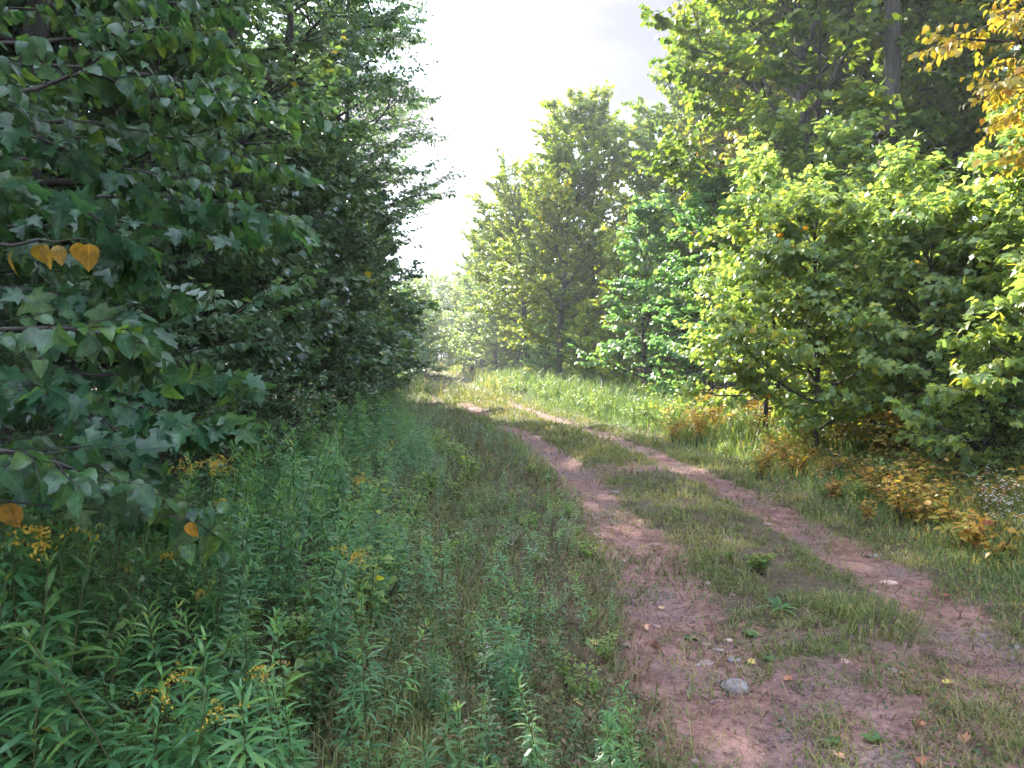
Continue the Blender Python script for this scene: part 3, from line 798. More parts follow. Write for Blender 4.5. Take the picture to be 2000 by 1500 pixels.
# -- right hand saplings with leaves that can be told apart
for i, (x, y, H, rad, sd, nm, lb) in enumerate([
    (4.45, 10.8, 3.5, 1.5, 101, 'maple_sapling', 'broad maple sapling above the orange shrubs, in the middle of the close right saplings'),
    (5.45, 9.5, 3.0, 1.5, 102, 'maple_sapling', 'maple sapling with round pale crown in front of the thick bare trunk'),
    (6.5, 9.0, 3.9, 1.7, 103, 'maple_sapling', 'deep green maple sapling between the thick trunk and the yellow tree'),
    (5.75, 7.5, 2.6, 1.2, 104, 'maple_sapling', 'low dark maple sapling over the yellow weeds at the right frame edge'),
    (4.6, 13.4, 4.3, 1.7, 105, 'maple_sapling', 'leftmost of the close maple saplings on the right, next to the orange shrubs'),
    (5.9, 11.6, 4.0, 1.7, 106, 'maple_sapling', 'bright maple sapling behind the round pale one, left of the thick trunk')]):
    near_tree(nm, MAPLE_MID, 'sapling', 'bark', x, y, lb, seed=sd, H=H, r0=.035, lo=.12, rad=rad, n1=30, n2=6, n3=6, m=7, size=.102, profile='wide', el0=.22, el1=1.1, twl=.34, ldroop=.45, n_leaf=300)
near_tree('golden_birch', OVATE_MID, 'gold', 'bark', 5.0, 6.2, 'golden yellow leaved tree overhanging the top right corner', seed=121, H=7.0, r0=.05, lo=.46, rad=1.8, n1=32, n2=7, n3=6, m=8, size=.072, profile='round', el0=.0, el1=1.0, droop=.12, twl=.36, ldroop=.6)

# the thick bare trunk
wood, lv, rg = grow(131, 19, .25, .50, 3.6, 20, 7, 6, 8, .17, 'round', .35, 1.2, twl=.5)
cr = Acc(); cr.leaves(MAPLE_LOW, *lv, leaf_values(len(lv[0]), rg))
t = empty('old_maple', (8.35, 16.2, zg(8.35, 16.2)), 1.0)
obj('trunk', wood.mesh('old_maple_trunk', M['bark'], True), t); obj('crown', cr.mesh('old_maple_crown'), t, mat=M['maple'])
tag(t, 'old maple with thick bare grey trunk rising above the saplings', 'tree')

for i in range(36):
    y = 5 + 34 * rngp.random(); x = max(9.0, y * .42 + 4.5) + rngp.uniform(0, 12)
    place_tree('wood_bush', (SHR + SAP)[i % 5], x, y, i * 1.7, rngp.uniform(1.0, 1.5) if i % 5 < 2 else rngp.uniform(.7, 1.0), 'sapling', 'bush in the dim interior of the right wood', 'shrub', 'bushes inside the right wood')
for i in range(14):
    y = 2 + 26 * rngp.random(); x = -7.5 - rngp.uniform(0, 9)
    place_tree('wood_bush', (SHR + SAP)[i % 5], x, y, i * 1.7, rngp.uniform(1.0, 1.5) if i % 5 < 2 else rngp.uniform(.7, 1.0), 'shade', 'bush in the dim interior of the left wood', 'shrub', 'bushes inside the left wood')
for i, (x, y, s_) in enumerate([(-9.6, 112, .75), (-12.5, 108, .7), (-7.2, 118, .8), (-10.5, 128, .85), (-14.5, 120, .8), (-8.6, 140, .95)]):
    place_tree('distant_tree', MAP[i % 3], x, y, i * 1.7, s_, ['maple_yellowing', 'maple'][i % 2], 'distant tree closing the view where the track disappears', group='distant trees beyond the track')
for i, (x, y, s_) in enumerate([(-6.9, 58, 1.1), (-3.3, 60, 1.1), (-7.6, 63, 1.2), (-4.3, 66, 1.2), (-8.2, 60, 1.0), (-9.6, 66, 1.2), (-12.4, 76, 1.4), (-7.0, 86, 1.5), (-8.6, 90, 1.6), (-5.6, 84, 1.5), (-10.0, 98, 1.8), (-4.6, 76, 1.3), (-3.6, 69, 1.2), (-2.3, 57, .9), (-1.1, 50, .9), (-3.3, 63, 1.0), (-3.0, 70, 1.1), (-4.0, 80, 1.4), (-4.6, 92, 1.6), (-5.2, 104, 1.7)]):
    place_tree('screen_tree', SAP[i % 3], x, y, i * 1.7, s_, ['maple', 'sapling', 'maple'][i % 3], 'mid green tree crowding the far end of the track', group='trees crowding the far end of the track')
# -- leafy base of the far woods
G_F = 'bushes along the foot of the far right wood'
for i in range(34):
    y = 27 + 40 * rngp.random() ** 1.2; x = float(xc(y)) + rngp.uniform(4.2, 9.0) + (y - 27) * .02
    place_tree('edge_bush', SHR[i % 2], x, y, i * 1.7, rngp.uniform(.8, 1.5), ['maple', 'maple_yellowing', 'bluegreen'][i % 3], 'leafy bush along the foot of the far right wood', 'shrub', G_F)
for i in range(22):
    y = 36 + 70 * rngp.random(); x = float(xc(y)) + rngp.uniform(5.5, 14)
    place_tree('young_maple', SAP[i % 3], x, y, i * 1.7, rngp.uniform(.9, 1.4), ['maple', 'maple_yellowing'][i % 2], 'young maple filling the far right wood', group='young maples of the far right wood')
for i in range(16):
    y = 34 + 80 * rngp.random(); x = float(xc(y)) - rngp.uniform(4.0, 8.0)
    place_tree('edge_bush', SHR[i % 2], x, y, i * 1.7, rngp.uniform(.8, 1.5), 'shade', 'leafy bush along the foot of the far left wood', 'shrub', 'bushes along the foot of the far left wood')
for i in range(14):
    y = 125 + 40 * rngp.random(); x = -10 + rngp.uniform(-26, 26)
    place_tree('distant_tree', MAP[i % 3], x, y, i * 1.7, rngp.uniform(.6, .9), ['maple', 'maple_yellowing'][i % 2], 'distant tree closing the view where the track disappears', group='distant trees beyond the track')

# ------------------------------------------------------------------ low plants
def keep_view(x, y, m=.15): return (np.abs(x) < y * (1000 / FPX) + m + 1.2) & (y > 1.7)


def goldenrod_mesh(seed, flower):
    rng = np.random.default_rng(seed)
    H = rng.uniform(.62, .92)
    h = np.linspace(0, 1, 7)
    ba = rng.uniform(0, 6.28); bd = rng.uniform(.03, .12)
    St = np.column_stack([bd * np.cos(ba) * h ** 2, bd * np.sin(ba) * h ** 2, H * h - .03])
    stem = Acc(); stem.tube(St, np.linspace(.0035, .0015, 7), 4)
    n = int(rng.uniform(60, 84))
    t = np.sort(rng.uniform(.16, 1, n)); t[-4:] = .985
    P, _ = along(St, np.clip(t, 0, .999))
    az = np.arange(n) * 2.4 + rng.normal(0, .3, n)
    el = .35 + .75 * sstep(.75, 1.0, t) + rng.normal(0, .15, n)
    X = np.column_stack([np.cos(az) * np.cos(el), np.sin(az) * np.cos(el), np.sin(el)])
    Nn = np.column_stack([-np.cos(az) * np.sin(el), -np.sin(az) * np.sin(el), np.cos(el)]) + rng.normal(0, .15, (n, 3))
    S = (.050 + .058 * np.sin(np.pi * np.clip(t, .1, .9))) * rng.uniform(.75, 1.2, n) * (1 - .35 * sstep(.9, 1, t))
    fo = Acc(); fo.leaves(LANCE, P, X, Nn, S, np.clip(.15 + .6 * t + rng.normal(0, .15, n), 0, .96))
    fl = None
    if flower:
        fl = Acc(); top = St[-1]
        for k in range(6):
            a2 = rng.uniform(0, 6.28); Lb = rng.uniform(.05, .11)
            s = np.linspace(.15, 1, 22)
            B = top + np.column_stack([np.cos(a2) * Lb * s, np.sin(a2) * Lb * s, .05 * np.sin(s * 2.6) + .02 * k * .4]) + rng.normal(0, .004, (22, 3))
            fl.leaves(PETAL, B, rng.normal(0, 1, (22, 3)) + [0, 0, .6], rng.normal(0, 1, (22, 3)), .011, rng.random(22))
        fl = fl.mesh('goldenrod_flowers', M['goldenrod_flower'])
    return stem, fo, fl


GR = []
GR_raw = []
for i in range(9):
    st, fo, fl = goldenrod_mesh(200 + i, i < 3)
    GR.append((st.mesh('goldenrod_stem', M['stem'], True), fo.mesh('goldenrod_foliage', M['goldenrod']), fl))
    GR_raw.append((np.concatenate(fo.V), np.concatenate(fo.T), np.concatenate(fo.Rn), np.concatenate(st.V), np.concatenate(st.T)))
rg = np.random.default_rng(42)
n = 11000
gyv = 2.1 + 26 * rg.random(n) ** 1.5
gxv = rg.uniform(-5, 1.2, n)
d = gxv - xc(gyv)
edge = -2.15 - .35 * sstep(3, 8, gyv) + .55 * (fbm(gxv, gyv, .7) - .5) * 2
inner = sstep(0, 1.5, edge - d)
pzone = (d < edge) * (.22 + .22 * inner + .9 * (fbm(gxv + 4, gyv, .9) - .45)) + .20 * ((d >= edge) & (d < -1.25)) * (fbm(gxv, gyv + 9, 1.1) > .42)
ok = keep_view(gxv, gyv) & (gxv > -2.6 - .06 * gyv) & (rg.random(n) < pzone * .85)
gxv, gyv, inner = gxv[ok], gyv[ok], inner[ok]
gsc = (.50 + .52 * inner) * rg.uniform(.55, 1.25, len(gxv)) * (.6 + .8 * fbm(gxv, gyv, .8))
order = np.argsort(gyv / gsc)
gxv, gyv, gsc = gxv[order], gyv[order], gsc[order]
NG = 290
print('goldenrods', len(gxv))
for i in range(min(NG, len(gxv))):
    k = int(rg.integers(0, 9)) if rg.random() < .75 else int(rg.integers(3, 9))
    if k < 3 and (rg.random() < .72 or gsc[i] < .6): k += 3
    x, y = gxv[i], gyv[i]
    t = empty('goldenrod', (x, y, zg(x, y)), rg.uniform(0, 6.28))
    s = gsc[i]; t.scale = (s, s, s); t.rotation_euler[0] = rg.normal(0, .15); t.rotation_euler[1] = rg.normal(0, .15)
    obj('stem', GR[k][0], t); tag(obj('foliage', GR[k][1], t), kind='stuff')
    if GR[k][2]:
        obj('flower_head', GR[k][2], t)
        tag(t, 'goldenrod stalk in yellow flower among the leafy stalks left of the track', 'plant', 'flowering goldenrod stalks')
    else:
        tag(t, 'flowerless green goldenrod stalk in the thicket left of the track', 'plant', 'leafy goldenrod stalks')
th, ths = Acc(), Acc()
for i in range(NG, len(gxv)):
    V, T, Rn, SV, ST = GR_raw[int(rg.integers(0, 9))]
    a = rg.uniform(0, 6.28); c, s_ = math.cos(a), math.sin(a); s = gsc[i]
    Rm = np.array([[c, -s_, 0], [s_, c, 0], [0, 0, 1]]) * s
    o = np.array([gxv[i], gyv[i], zg(gxv[i], gyv[i])])
    th.add(V @ Rm.T + o, T, Rn)
if th.n: tag(obj('goldenrod_thicket', th.mesh('goldenrod_thicket', M['goldenrod'])), 'mass of leafy goldenrod further along the left edge of the track', 'undergrowth', kind='stuff')


# grass
def blades(name, x, y, h, wd, mat, rng, values, lean=.45, label=None):
    n = len(x)
    z = hgt(x, y)
    az = rng.uniform(0, 6.28, n)
    le = np.abs(rng.normal(lean, .22, n))
    dirv = np.column_stack([np.cos(az), np.sin(az), np.zeros(n)])
    sd = np.column_stack([-np.sin(az), np.cos(az), np.zeros(n)])
    a2 = rng.uniform(-1, 1, n)[:, None]
    sd = unit(sd + dirv * a2)
    B = np.column_stack([x, y, z - .005])
    m1 = B + dirv * (h * le * .35)[:, None] + np.column_stack([np.zeros(n), np.zeros(n), h * .6])
    tp = B + dirv * (h * le * 1.05)[:, None] + np.column_stack([np.zeros(n), np.zeros(n), h * np.sqrt(np.clip(1 - .5 * le ** 2, .15, 1))])
    hw = (wd / 2)[:, None]
    V = np.stack([B - sd * hw, B + sd * hw, m1 + sd * hw * .8, m1 - sd * hw * .8, tp], 1).reshape(-1, 3)
    t = np.array([(0, 1, 2), (0, 2, 3), (3, 2, 4)])
    T = (t[None] + 5 * np.arange(n)[:, None, None]).reshape(-1, 3)
    me = mesh_np(name, V, T, M[mat], np.repeat(values, 5))
    return tag(obj(name, me), label, 'grass', kind='stuff')


rg = np.random.default_rng(8)


def scatter(n, y0, y1, p=1.2):
    """Points ahead of the camera, denser nearby."""
    u = rg.random(n); q = 1 - p
    y = (y0 ** q + u * (y1 ** q - y0 ** q)) ** (1 / q)
    x = rg.uniform(-1, 1, n) * (y * 1000 / FPX + 1.7)
    return x, y


# short grass on the crown of the track and thin tufts in the ruts
x, y = scatter(540000, 1.6, 34, 1.15)
d = x - xc(y)
D_ = dirt_at(x, y)
clump = fbm(x, y, 4.6)
pz = (np.abs(d) < 1.45) * np.clip(1.2 - 1.25 * D_, 0.0, 1) * sstep(.42, .58, clump + .16 * sstep(5, 10, y)) + (np.abs(d) < 1.45) * (.02 + .22 * sstep(.52, .62, fbm(x + 7, y, 2.2)) * (y < 9))
pz *= np.clip(.25 + y / 8, 0, 1)
ok = rg.random(len(x)) < pz
x, y, d = x[ok], y[ok], d[ok]
h = rg.uniform(.018, .065, len(x)) * (1 + 1.2 * sstep(6, 14, y)) * (.35 + 1.3 * fbm(x, y, 1.8)) * (1 + 1.2 * (rg.random(len(x)) < .08))
h *= 1 + 2.2 * sstep(24, 32, y)
blades('track_grass', x, y, h, .0030 + .0009 * y, 'grass', rg, np.clip(.30 + .5 * rg.random(len(x)) + .7 * (fbm(x, y, 1.6) - .5), 0, 1), .75, 'short yellow green grass on the crown of the track')
print('track grass', len(x))
# verge on the right
x, y = scatter(500000, 1.8, 46, 1.25)
d = x - xc(y)
pz = sstep(1.05, 1.45, d) * (1 - sstep(4.6, 7.0, d)) * (.45 + .75 * fbm(x, y, 1.1)) * (1 - .8 * dirt_at(x, y))
ok = rg.random(len(x)) < pz
x, y, d = x[ok], y[ok], d[ok]
h = (.05 + .40 * sstep(1.3, 3.0, d)) * rg.uniform(.25, 1.35, len(x)) * (.35 + 1.1 * fbm(x, y, 1.3)) * (1 + .6 * sstep(16, 26, y))
blades('verge_grass', x, y, h, .0035 + .0009 * y, 'verge_grass', rg, np.clip(rg.beta(1.3, 1.4, len(x)) + .6 * (fbm(x, y, .7) - .5) - .22 * sstep(12, 18, y) * sstep(1.5, 2.2, d), 0, 1), .55, 'tall green grass on the right verge below the woods')  # less straw past mid-distance, the verge's shade put into the blade colour
print('verge grass', len(x))
# weedy strip between goldenrod and track
x, y = scatter(390000, 1.6, 46, 1.2)
d = x - xc(y)
pz = (1 - sstep(-1.35, -1.05, d)) * sstep(-3.9, -2.6, d) * (.35 + .9 * fbm(x, y, 1.6)) * (1 - .9 * dirt_at(x, y))
ok = rg.random(len(x)) < pz * .42
x, y, d = x[ok], y[ok], d[ok]
h = (.04 + .13 * (1 - sstep(-2.3, -1.2, d))) * rg.uniform(.4, 1.4, len(x)) * (.5 + .9 * fbm(x, y, 1.3)) * (1 + .6 * sstep(9, 20, y))
blades('weedy_grass', x, y, h, .003 + .0009 * y, 'grass', rg, np.clip(.05 + .8 * rg.random(len(x)) ** 1.3 + .5 * (fbm(x, y, 1.2) - .5), 0, 1), .7, 'olive and straw grass between the goldenrod and the track')
print('weedy grass', len(x))

# dead grass lying in the weedy strip and the track edges
x, y = scatter(90000, 2.0, 16, 1.3)
d = x - xc(y)
ok = (d > -3.2) & (d < 2.2) & (rg.random(len(x)) < np.where(d < -1.1, .55, .14) * (.3 + 1.2 * fbm(x + 2, y, 1.9)))
x, y = x[ok], y[ok]
blades('dead_grass', x, y, rg.uniform(.04, .16, len(x)), .0022 + .0008 * y, 'straw', rg, rg.random(len(x)), 1.25, 'dead straw lying in the weedy strip beside the track')

# far grass
x, y = scatter(60000, 34, 125, 1.1)
d = x - xc(y)
ok = (np.abs(d) < 9 + .05 * y) & (rg.random(len(x)) < np.where(np.abs(d) < 1.6, .5, .9))
x, y, d = x[ok], y[ok], d[ok]
h = np.where(np.abs(d) < 1.6, .14, .50) * rg.uniform(.5, 1.3, len(x))
blades('far_grass', x, y, h, .0018 * y, 'verge_grass', rg, np.clip(.3 + .7 * rg.random(len(x)), 0, 1), .4, 'sunlit pale grass where the track runs out of sight')

# small broad leaved ground cover
x, y = scatter(560000, 1.6, 20, 1.35)
d = x - xc(y)
D_ = dirt_at(x, y)
pz = sstep(.45, .60, fbm(x + 3, y, 2.6)) * (1 - 1.02 * D_) * (.25 + .75 * (1 - sstep(-1.4, -.8, d)) + .35 * sstep(1.2, 2, d)) * (d > -4.2) * (d < 4.5)
pz = np.maximum(pz, (np.abs(d) < 1.6) * (.02 + .55 * sstep(.50, .60, fbm(x + 7, y, 2.2)) * np.clip(1.15 - D_, 0, 1)))
ok = rg.random(len(x)) < pz * .62
x, y, d = x[ok], y[ok], d[ok]
n = len(x)
az = rg.uniform(0, 6.28, n)
zz = hgt(x, y) + rg.uniform(.005, .06, n) * (1 + 3.0 * (1 - sstep(-2.2, -1.3, d))) * (np.abs(d) > 1.1) + .004 + .012 * rg.random(n)
gc = Acc()
gc.leaves(OVATE_LOW, np.column_stack([x, y, zz]), np.column_stack([np.cos(az), np.sin(az), rg.normal(.1, .3, n)]), np.column_stack([rg.normal(0, .6, n), rg.normal(0, .6, n), np.ones(n)]), rg.uniform(.007, .024, n) * (1 + .06 * y), rg.random(n))
tag(obj('ground_cover', gc.mesh('ground_cover', M['weed'])), 'small leaved weeds creeping over the track edges', 'weeds', kind='stuff')
print('ground cover', n)

# dry stalks with dark seed heads on the left strip
x = rg.uniform(-2.5, 2.5, 1500); y = rg.uniform(2.3, 13, 1500)
d = x - xc(y)
ok = (d > -2.7) & (d < -1.25) & (rg.random(1500) < .2 + .8 * (fbm(x, y, .9) > .5)) & keep_view(x, y)
x, y = x[ok], y[ok]; n = len(x)
A = np.column_stack([x, y, hgt(x, y)]); hh = rg.uniform(.16, .42, n)
B = A + np.column_stack([rg.normal(0, .05, n), rg.normal(0, .05, n), hh])
ss = Acc(); ss.prisms(A, B, .0014, .0010, rg.random(n))
tag(obj('dry_stalks', ss.mesh('dry_stalks', M['straw'])), 'thin dry stalks standing in the weedy strip beside the track', 'weeds', kind='stuff')
sh = Acc()
oct_v = np.array([(1, 0, 0), (-1, 0, 0), (0, 1, 0), (0, -1, 0), (0, 0, 1.3), (0, 0, -1.3)], float)
oct_t = np.array([(0, 2, 4), (2, 1, 4), (1, 3, 4), (3, 0, 4), (2, 0, 5), (1, 2, 5), (3, 1, 5), (0, 3, 5)])
for i in range(n): sh.add(oct_v * rg.uniform(.003, .007) + B[i], oct_t, rg.random())
tag(obj('seed_heads', sh.mesh('seed_heads', M['seed'])), 'dark seed heads on the dry stalks beside the track', 'weeds', kind='stuff')


# ------------------------------------------------------------------ autumn shrubs, asters, rosettes
def bush_mesh(seed, H, n_st, tpl, size, leaves, col):
    rng = np.random.default_rng(seed)
    st, fo = Acc(), Acc()
    for k in range(n_st):
        a = rng.uniform(0, 6.28); sp = rng.uniform(.15, .55)
        h = np.linspace(0, 1, 6); hh = H * rng.uniform(.6, 1.1)
        Q = np.column_stack([np.cos(a) * sp * hh * h ** 1.4, np.sin(a) * sp * hh * h ** 1.4, hh * h * (1 - .15 * h) - .02])
        st.tube(Q, np.linspace(.004, .0012, 6), 4)
        t = np.sort(rng.uniform(.3, 1, leaves)); t[-2:] = .995
        P, Dd = along(Q, np.clip(t, 0, .999))
        az = np.arange(leaves) * 1.57 + rng.normal(0, .4, leaves)
        X = np.column_stack([np.cos(az), np.sin(az), rng.normal(-.05, .3, leaves)])
        X = unit(X + .3 * Dd)
        P2 = P + X * rng.uniform(.0, .10, leaves)[:, None] * H
        st.prisms(P, P2, .0012, .0008)
        fo.leaves(tpl, P2, X - [0, 0, .15], np.array([0, 0, 1.0]) + rng.normal(0, .35, (leaves, 3)), size * rng.uniform(.6, 1.2, leaves), np.clip(rng.beta(1.4, 1.4, leaves) * .8 + rng.normal(.1, .1), 0, 1))
    return st.mesh('bush_stem', M['stem_brown'], True), fo.mesh('bush_leaves', M[col])


OB = [bush_mesh(300 + i, .85, 6, OVATE_MID, .075, 22, 'orange_shrub') for i in range(4)]
OBs = [bush_mesh(310 + i, .45, 4, OVATE_MID, .075, 14, 'orange_shrub') for i in range(3)]
rg = np.random.default_rng(15)


def bush(name, k, x, y, s, label, group, cat='shrub'):
    t = empty(name, (x, y, zg(x, y)), rg.uniform(0, 6.28)); t.scale = (s, s, s * rg.uniform(.85, 1.1))
    obj('stem', k[0], t); tag(obj('foliage', k[1], t), kind='stuff')
    return tag(t, label, cat, group)


for i in range(34):
    px = rg.uniform(1265, 1540); yv = rg.uniform(13.5, 17.5)
    x = (px - 1000) / FPX * yv
    bush('orange_shrub', OB[i % 4], x, yv, rg.uniform(.45, 1.1), 'orange leaved shrub in the bright patch below the blue green saplings', 'orange shrubs under the blue green saplings')
for i in range(44):
    px = rg.uniform(1480, 1800); yv = rg.uniform(9.6, 13.6) - (px - 1480) / 280 * 2.0
    x = (px - 1000) / FPX * yv
    bush('orange_shrub', OB[i % 4], x, yv, rg.uniform(.35, .9), 'yellow and rust leaved shrub in the band below the maple saplings', 'rust shrubs below the maple saplings')
for i in range(34):
    px = rg.uniform(1680, 2020); yv = rg.uniform(6.7, 9.8)
    x = (px - 1000) / FPX * yv
    bush('golden_shrub', OB[i % 4], x, yv, rg.uniform(.35, .9), 'golden yellow leaved shrub at the right frame edge under the dark sapling', 'golden shrubs at the right frame edge')
for i in range(70):
    px = rg.uniform(1520, 2000); yv = rg.uniform(5.6, 8.6)
    x = (px - 1000) / FPX * yv
    if x - xc(yv) < 1.7: continue
    bush('yellowing_weed', OBs[i % 3], x, yv, rg.uniform(.6, 1.1), 'small yellow or orange leaved weed standing in the verge grass', 'yellowing weeds in the verge', 'plant')
for i in range(9):
    px = rg.uniform(600, 760); yv = rg.uniform(9.5, 12.5)
    bush('rust_bush', OB[i % 4], (px - 1000) / FPX * yv, yv, rg.uniform(.4, .65), 'rust leaved bush low in the left thicket', 'rust bushes in the left thicket')

# green leafy weeds in the verge
GB = [bush_mesh(330 + i, .6, 6, OVATE_MID, .065, 22, 'sapling') for i in range(3)]
for i in range(200):
    yv = 4.6 + 26 * rg.random() ** 1.3; dxv = rg.uniform(1.7, 4.8)
    bush('leafy_weed', GB[i % 3], float(xc(yv)) + dxv, yv, rg.uniform(.4, 1.05) * (.55 if dxv < 2.4 else 1.0), 'green broad leaved weed in the grass of the right verge', 'green weeds in the right verge', 'plant')


for i in range(90):
    yv = rg.uniform(15, 36); dxv = rg.uniform(1.7, 5.5)
    bush('tall_weed', GB[i % 3], float(xc(yv)) + dxv, yv, rg.uniform(.8, 1.5), 'tall green weed in the rank grass at the bend', 'tall weeds in the grass at the bend', 'plant')
for i in range(24):
    px = rg.uniform(1700, 2030); yv = rg.uniform(8.6, 11.0)
    bush('amber_shrub', OB[i % 4], (px - 1000) / FPX * yv, yv, rg.uniform(.9, 1.35), 'taller amber leaved shrub tucked under the right saplings', 'amber shrubs under the right saplings')
G_V = 'green bushes under the right saplings'
for i in range(28):
    yv = rg.uniform(7.5, 19.0); xv = yv * .30 + 2.6 + rg.uniform(0, 2.2)
    place_tree('verge_bush', SHR[i % 2], xv, yv, i * 1.9, rg.uniform(.35, .62), ['sapling', 'maple', 'sapling', 'bluegreen'][i % 4], 'low green bush filling the gap under the right saplings', 'shrub', G_V)
for i in range(46):
    yv = 2.6 + 14 * rg.random() ** 1.4; xv = float(xc(yv)) - rg.uniform(2.3, 4.6)
    bush('thicket_weed', GB[i % 3], xv, yv, rg.uniform(.5, 1.0), 'broad leaved weed growing among the goldenrod stalks', 'broad leaved weeds among the goldenrod', 'plant')
for i in range(60):
    yv = 2.6 + 9 * rg.random() ** 1.3; xv = float(xc(yv)) - rg.uniform(1.25, 2.5)
    bush('strip_weed', GB[i % 3], xv, yv, rg.uniform(.18, .42), 'small broad leaved weed in the strip between goldenrod and track', 'small weeds in the weedy strip', 'plant')


def aster_mesh(seed):
    rng = np.random.default_rng(seed)
    st, fl, fo = Acc(), Acc(), Acc()
    for k in range(7):
        a = rng.uniform(0, 6.28); h = np.linspace(0, 1, 5); H = rng.uniform(.35, .6); sp = rng.uniform(.1, .4)
        Q = np.column_stack([np.cos(a) * sp * H * h, np.sin(a) * sp * H * h, H * h]); st.tube(Q, np.linspace(.0022, .001, 5), 3)
        P, _ = along(Q, rng.uniform(.2, .9, 12)); az = rng.uniform(0, 6.28, 12)
        fo.leaves(LANCE, P, np.column_stack([np.cos(az), np.sin(az), .4 + 0 * az]), np.tile([0, 0, 1.0], (12, 1)), .05, rng.random(12))
        for q in range(5):
            c = Q[-1] + rng.normal(0, .045, 3) * [1, 1, .6]
            st.prisms(Q[-2:-1], c[None], .0010, .0007)
            az = np.arange(8) * .785 + rng.random()
            fl.leaves(PETAL, np.tile(c, (8, 1)), np.column_stack([np.cos(az), np.sin(az), .25 + 0 * az]), np.tile([0, 0, 1.0], (8, 1)), .013, rng.random(8))
    return st.mesh('aster_stem', M['stem'], True), fo.mesh('aster_foliage', M['weed']), fl.mesh('aster_flowers', M['aster'])


AS = [aster_mesh(400 + i) for i in range(3)]
ast = [(1930, 6.6), (1965, 6.3), (1995, 6.5), (1950, 5.9), (1985, 5.7), (1910, 7.2), (1640, 9.2), (1500, 10.3), (1720, 8.2), (1610, 8.0)]
for i, (px, yv) in enumerate(ast):
    x = (px - 1000) / FPX * yv
    t = empty('white_aster', (x, yv, zg(x, yv)), i * 1.1); s = .85 if i < 6 else .7; t.scale = (s, s, s)
    obj('stem', AS[i % 3][0], t); tag(obj('foliage', AS[i % 3][1], t), kind='stuff'); obj('flower_head', AS[i % 3][2], t)
    if i < 6: tag(t, 'white flowered aster in the verge grass at the right frame edge', 'plant', 'white asters at the right frame edge')
    else: tag(t, 'small white aster in the verge grass below the orange shrubs', 'plant', 'white asters below the orange shrubs')
for i, (px, py) in enumerate([(1000, 1092), (885, 1085), (1055, 1125), (740, 1080), (960, 1370), (640, 1340)]):
    yv = CAM_H * FPX / (py - 690); x = (px - 1000) / FPX * yv
    t = empty('small_aster', (x, yv, zg(x, yv)), i); t.scale = (.36, .36, .42)
    obj('stem', AS[i % 3][0], t); tag(obj('foliage', AS[i % 3][1], t), kind='stuff'); obj('flower_head', AS[i % 3][2], t)
    tag(t, 'tiny white aster in the weedy strip left of the track', 'plant', 'tiny asters in the weedy strip')


def ground_px(px, py):
    """Where the photograph's pixel meets the ground."""
    v = _fwd + _right * (px - 1000) / FPX + _up * (750 - py) / FPX
    z = 0.0
    for _ in range(6):
        k = (z - CAM_H) / v[2]; p = v * k; z = zg(p[0], p[1])
    return p[0], p[1], z + .005


def rosette(name, px, py, tpl, n, size, mat, label, seed, el=.2, cat='plant', group=None):
    rng = np.random.default_rng(seed)
    x, y, z = ground_px(px, py)
    t = empty(name, (x, y, z))
    shp = []
    for q in range(3):
        l = Acc(); l.leaves(tpl, np.zeros((1, 3)), np.array([[1., 0, 0]]), np.array([[0, 0, 1.]]), 1.0, .2 + .3 * q); shp.append(l.mesh(name + '_leaf', M[mat], True, True))
    for k in range(n):
        o = obj('leaf', shp[k % 3], t)
        o.rotation_euler = (rng.normal(0, .25), -el + rng.normal(0, .12), k * 2.4 + rng.normal(0, .2))
        s = size * rng.uniform(.6, 1.15); o.scale = (s, s, s); o.location = (0, 0, .004 + .002 * k)
    return tag(t, label, cat, group)


rosette('plantain', 1345, 1252, OVATE_MID, 8, .055, 'weed', 'flat green plantain rosette in the left rut, nearer the grey edge of dirt', 1)
rosette('plantain', 1465, 1243, OVATE_MID, 11, .07, 'weed', 'larger plantain rosette beside the scattered stones', 2)
rosette('plantain', 1500, 1296, OVATE_MID, 7, .05, 'weed', 'small leafy rosette just right of the scattered stones', 3, .5)
rosette('plantain', 1278, 1262, OVATE_MID, 6, .06, 'redbrown', 'dark withered rosette at the left side of the dirt', 4, .3)
rosette('plantain', 1880, 1390, OVATE_MID, 6, .06, 'weed', 'little rosette in the bottom right patchy grass', 5, .3)
rosette('plantain', 1630, 1455, OVATE_MID, 8, .05, 'weed', 'plantain rosette at the bottom edge of the photo', 6, .2)
rosette('plantain', 1710, 1455, OVATE_MID, 7, .055, 'weed', 'leafy weed rosette at the bottom edge right of the plantain', 7, .5)
rosette('thistle', 1525, 1195, LANCE, 12, .17, 'goldenrod', 'dark narrow leaved thistle in the middle of the track', 8, .6)
GC = bush_mesh(350, .22, 16, OVATE_LOW, .03, 26, 'sapling')
x, y, z = ground_px(1480, 1120)
t = empty('clover_clump', (x, y, z)); t.scale = (1.3, 1.0, .9); obj('stem', GC[0], t); tag(obj('foliage', GC[1], t), kind='stuff'); tag(t, 'bright green leafy clump growing on the crown of the track', 'plant')
x, y, z = ground_px(1425, 1100)
t = empty('clover_clump', (x, y, z)); t.scale = (.5, .5, .6); obj('stem', GC[0], t); tag(obj('foliage', GC[1], t), kind='stuff'); tag(t, 'tiny green clump left of the larger one on the track crown', 'plant')


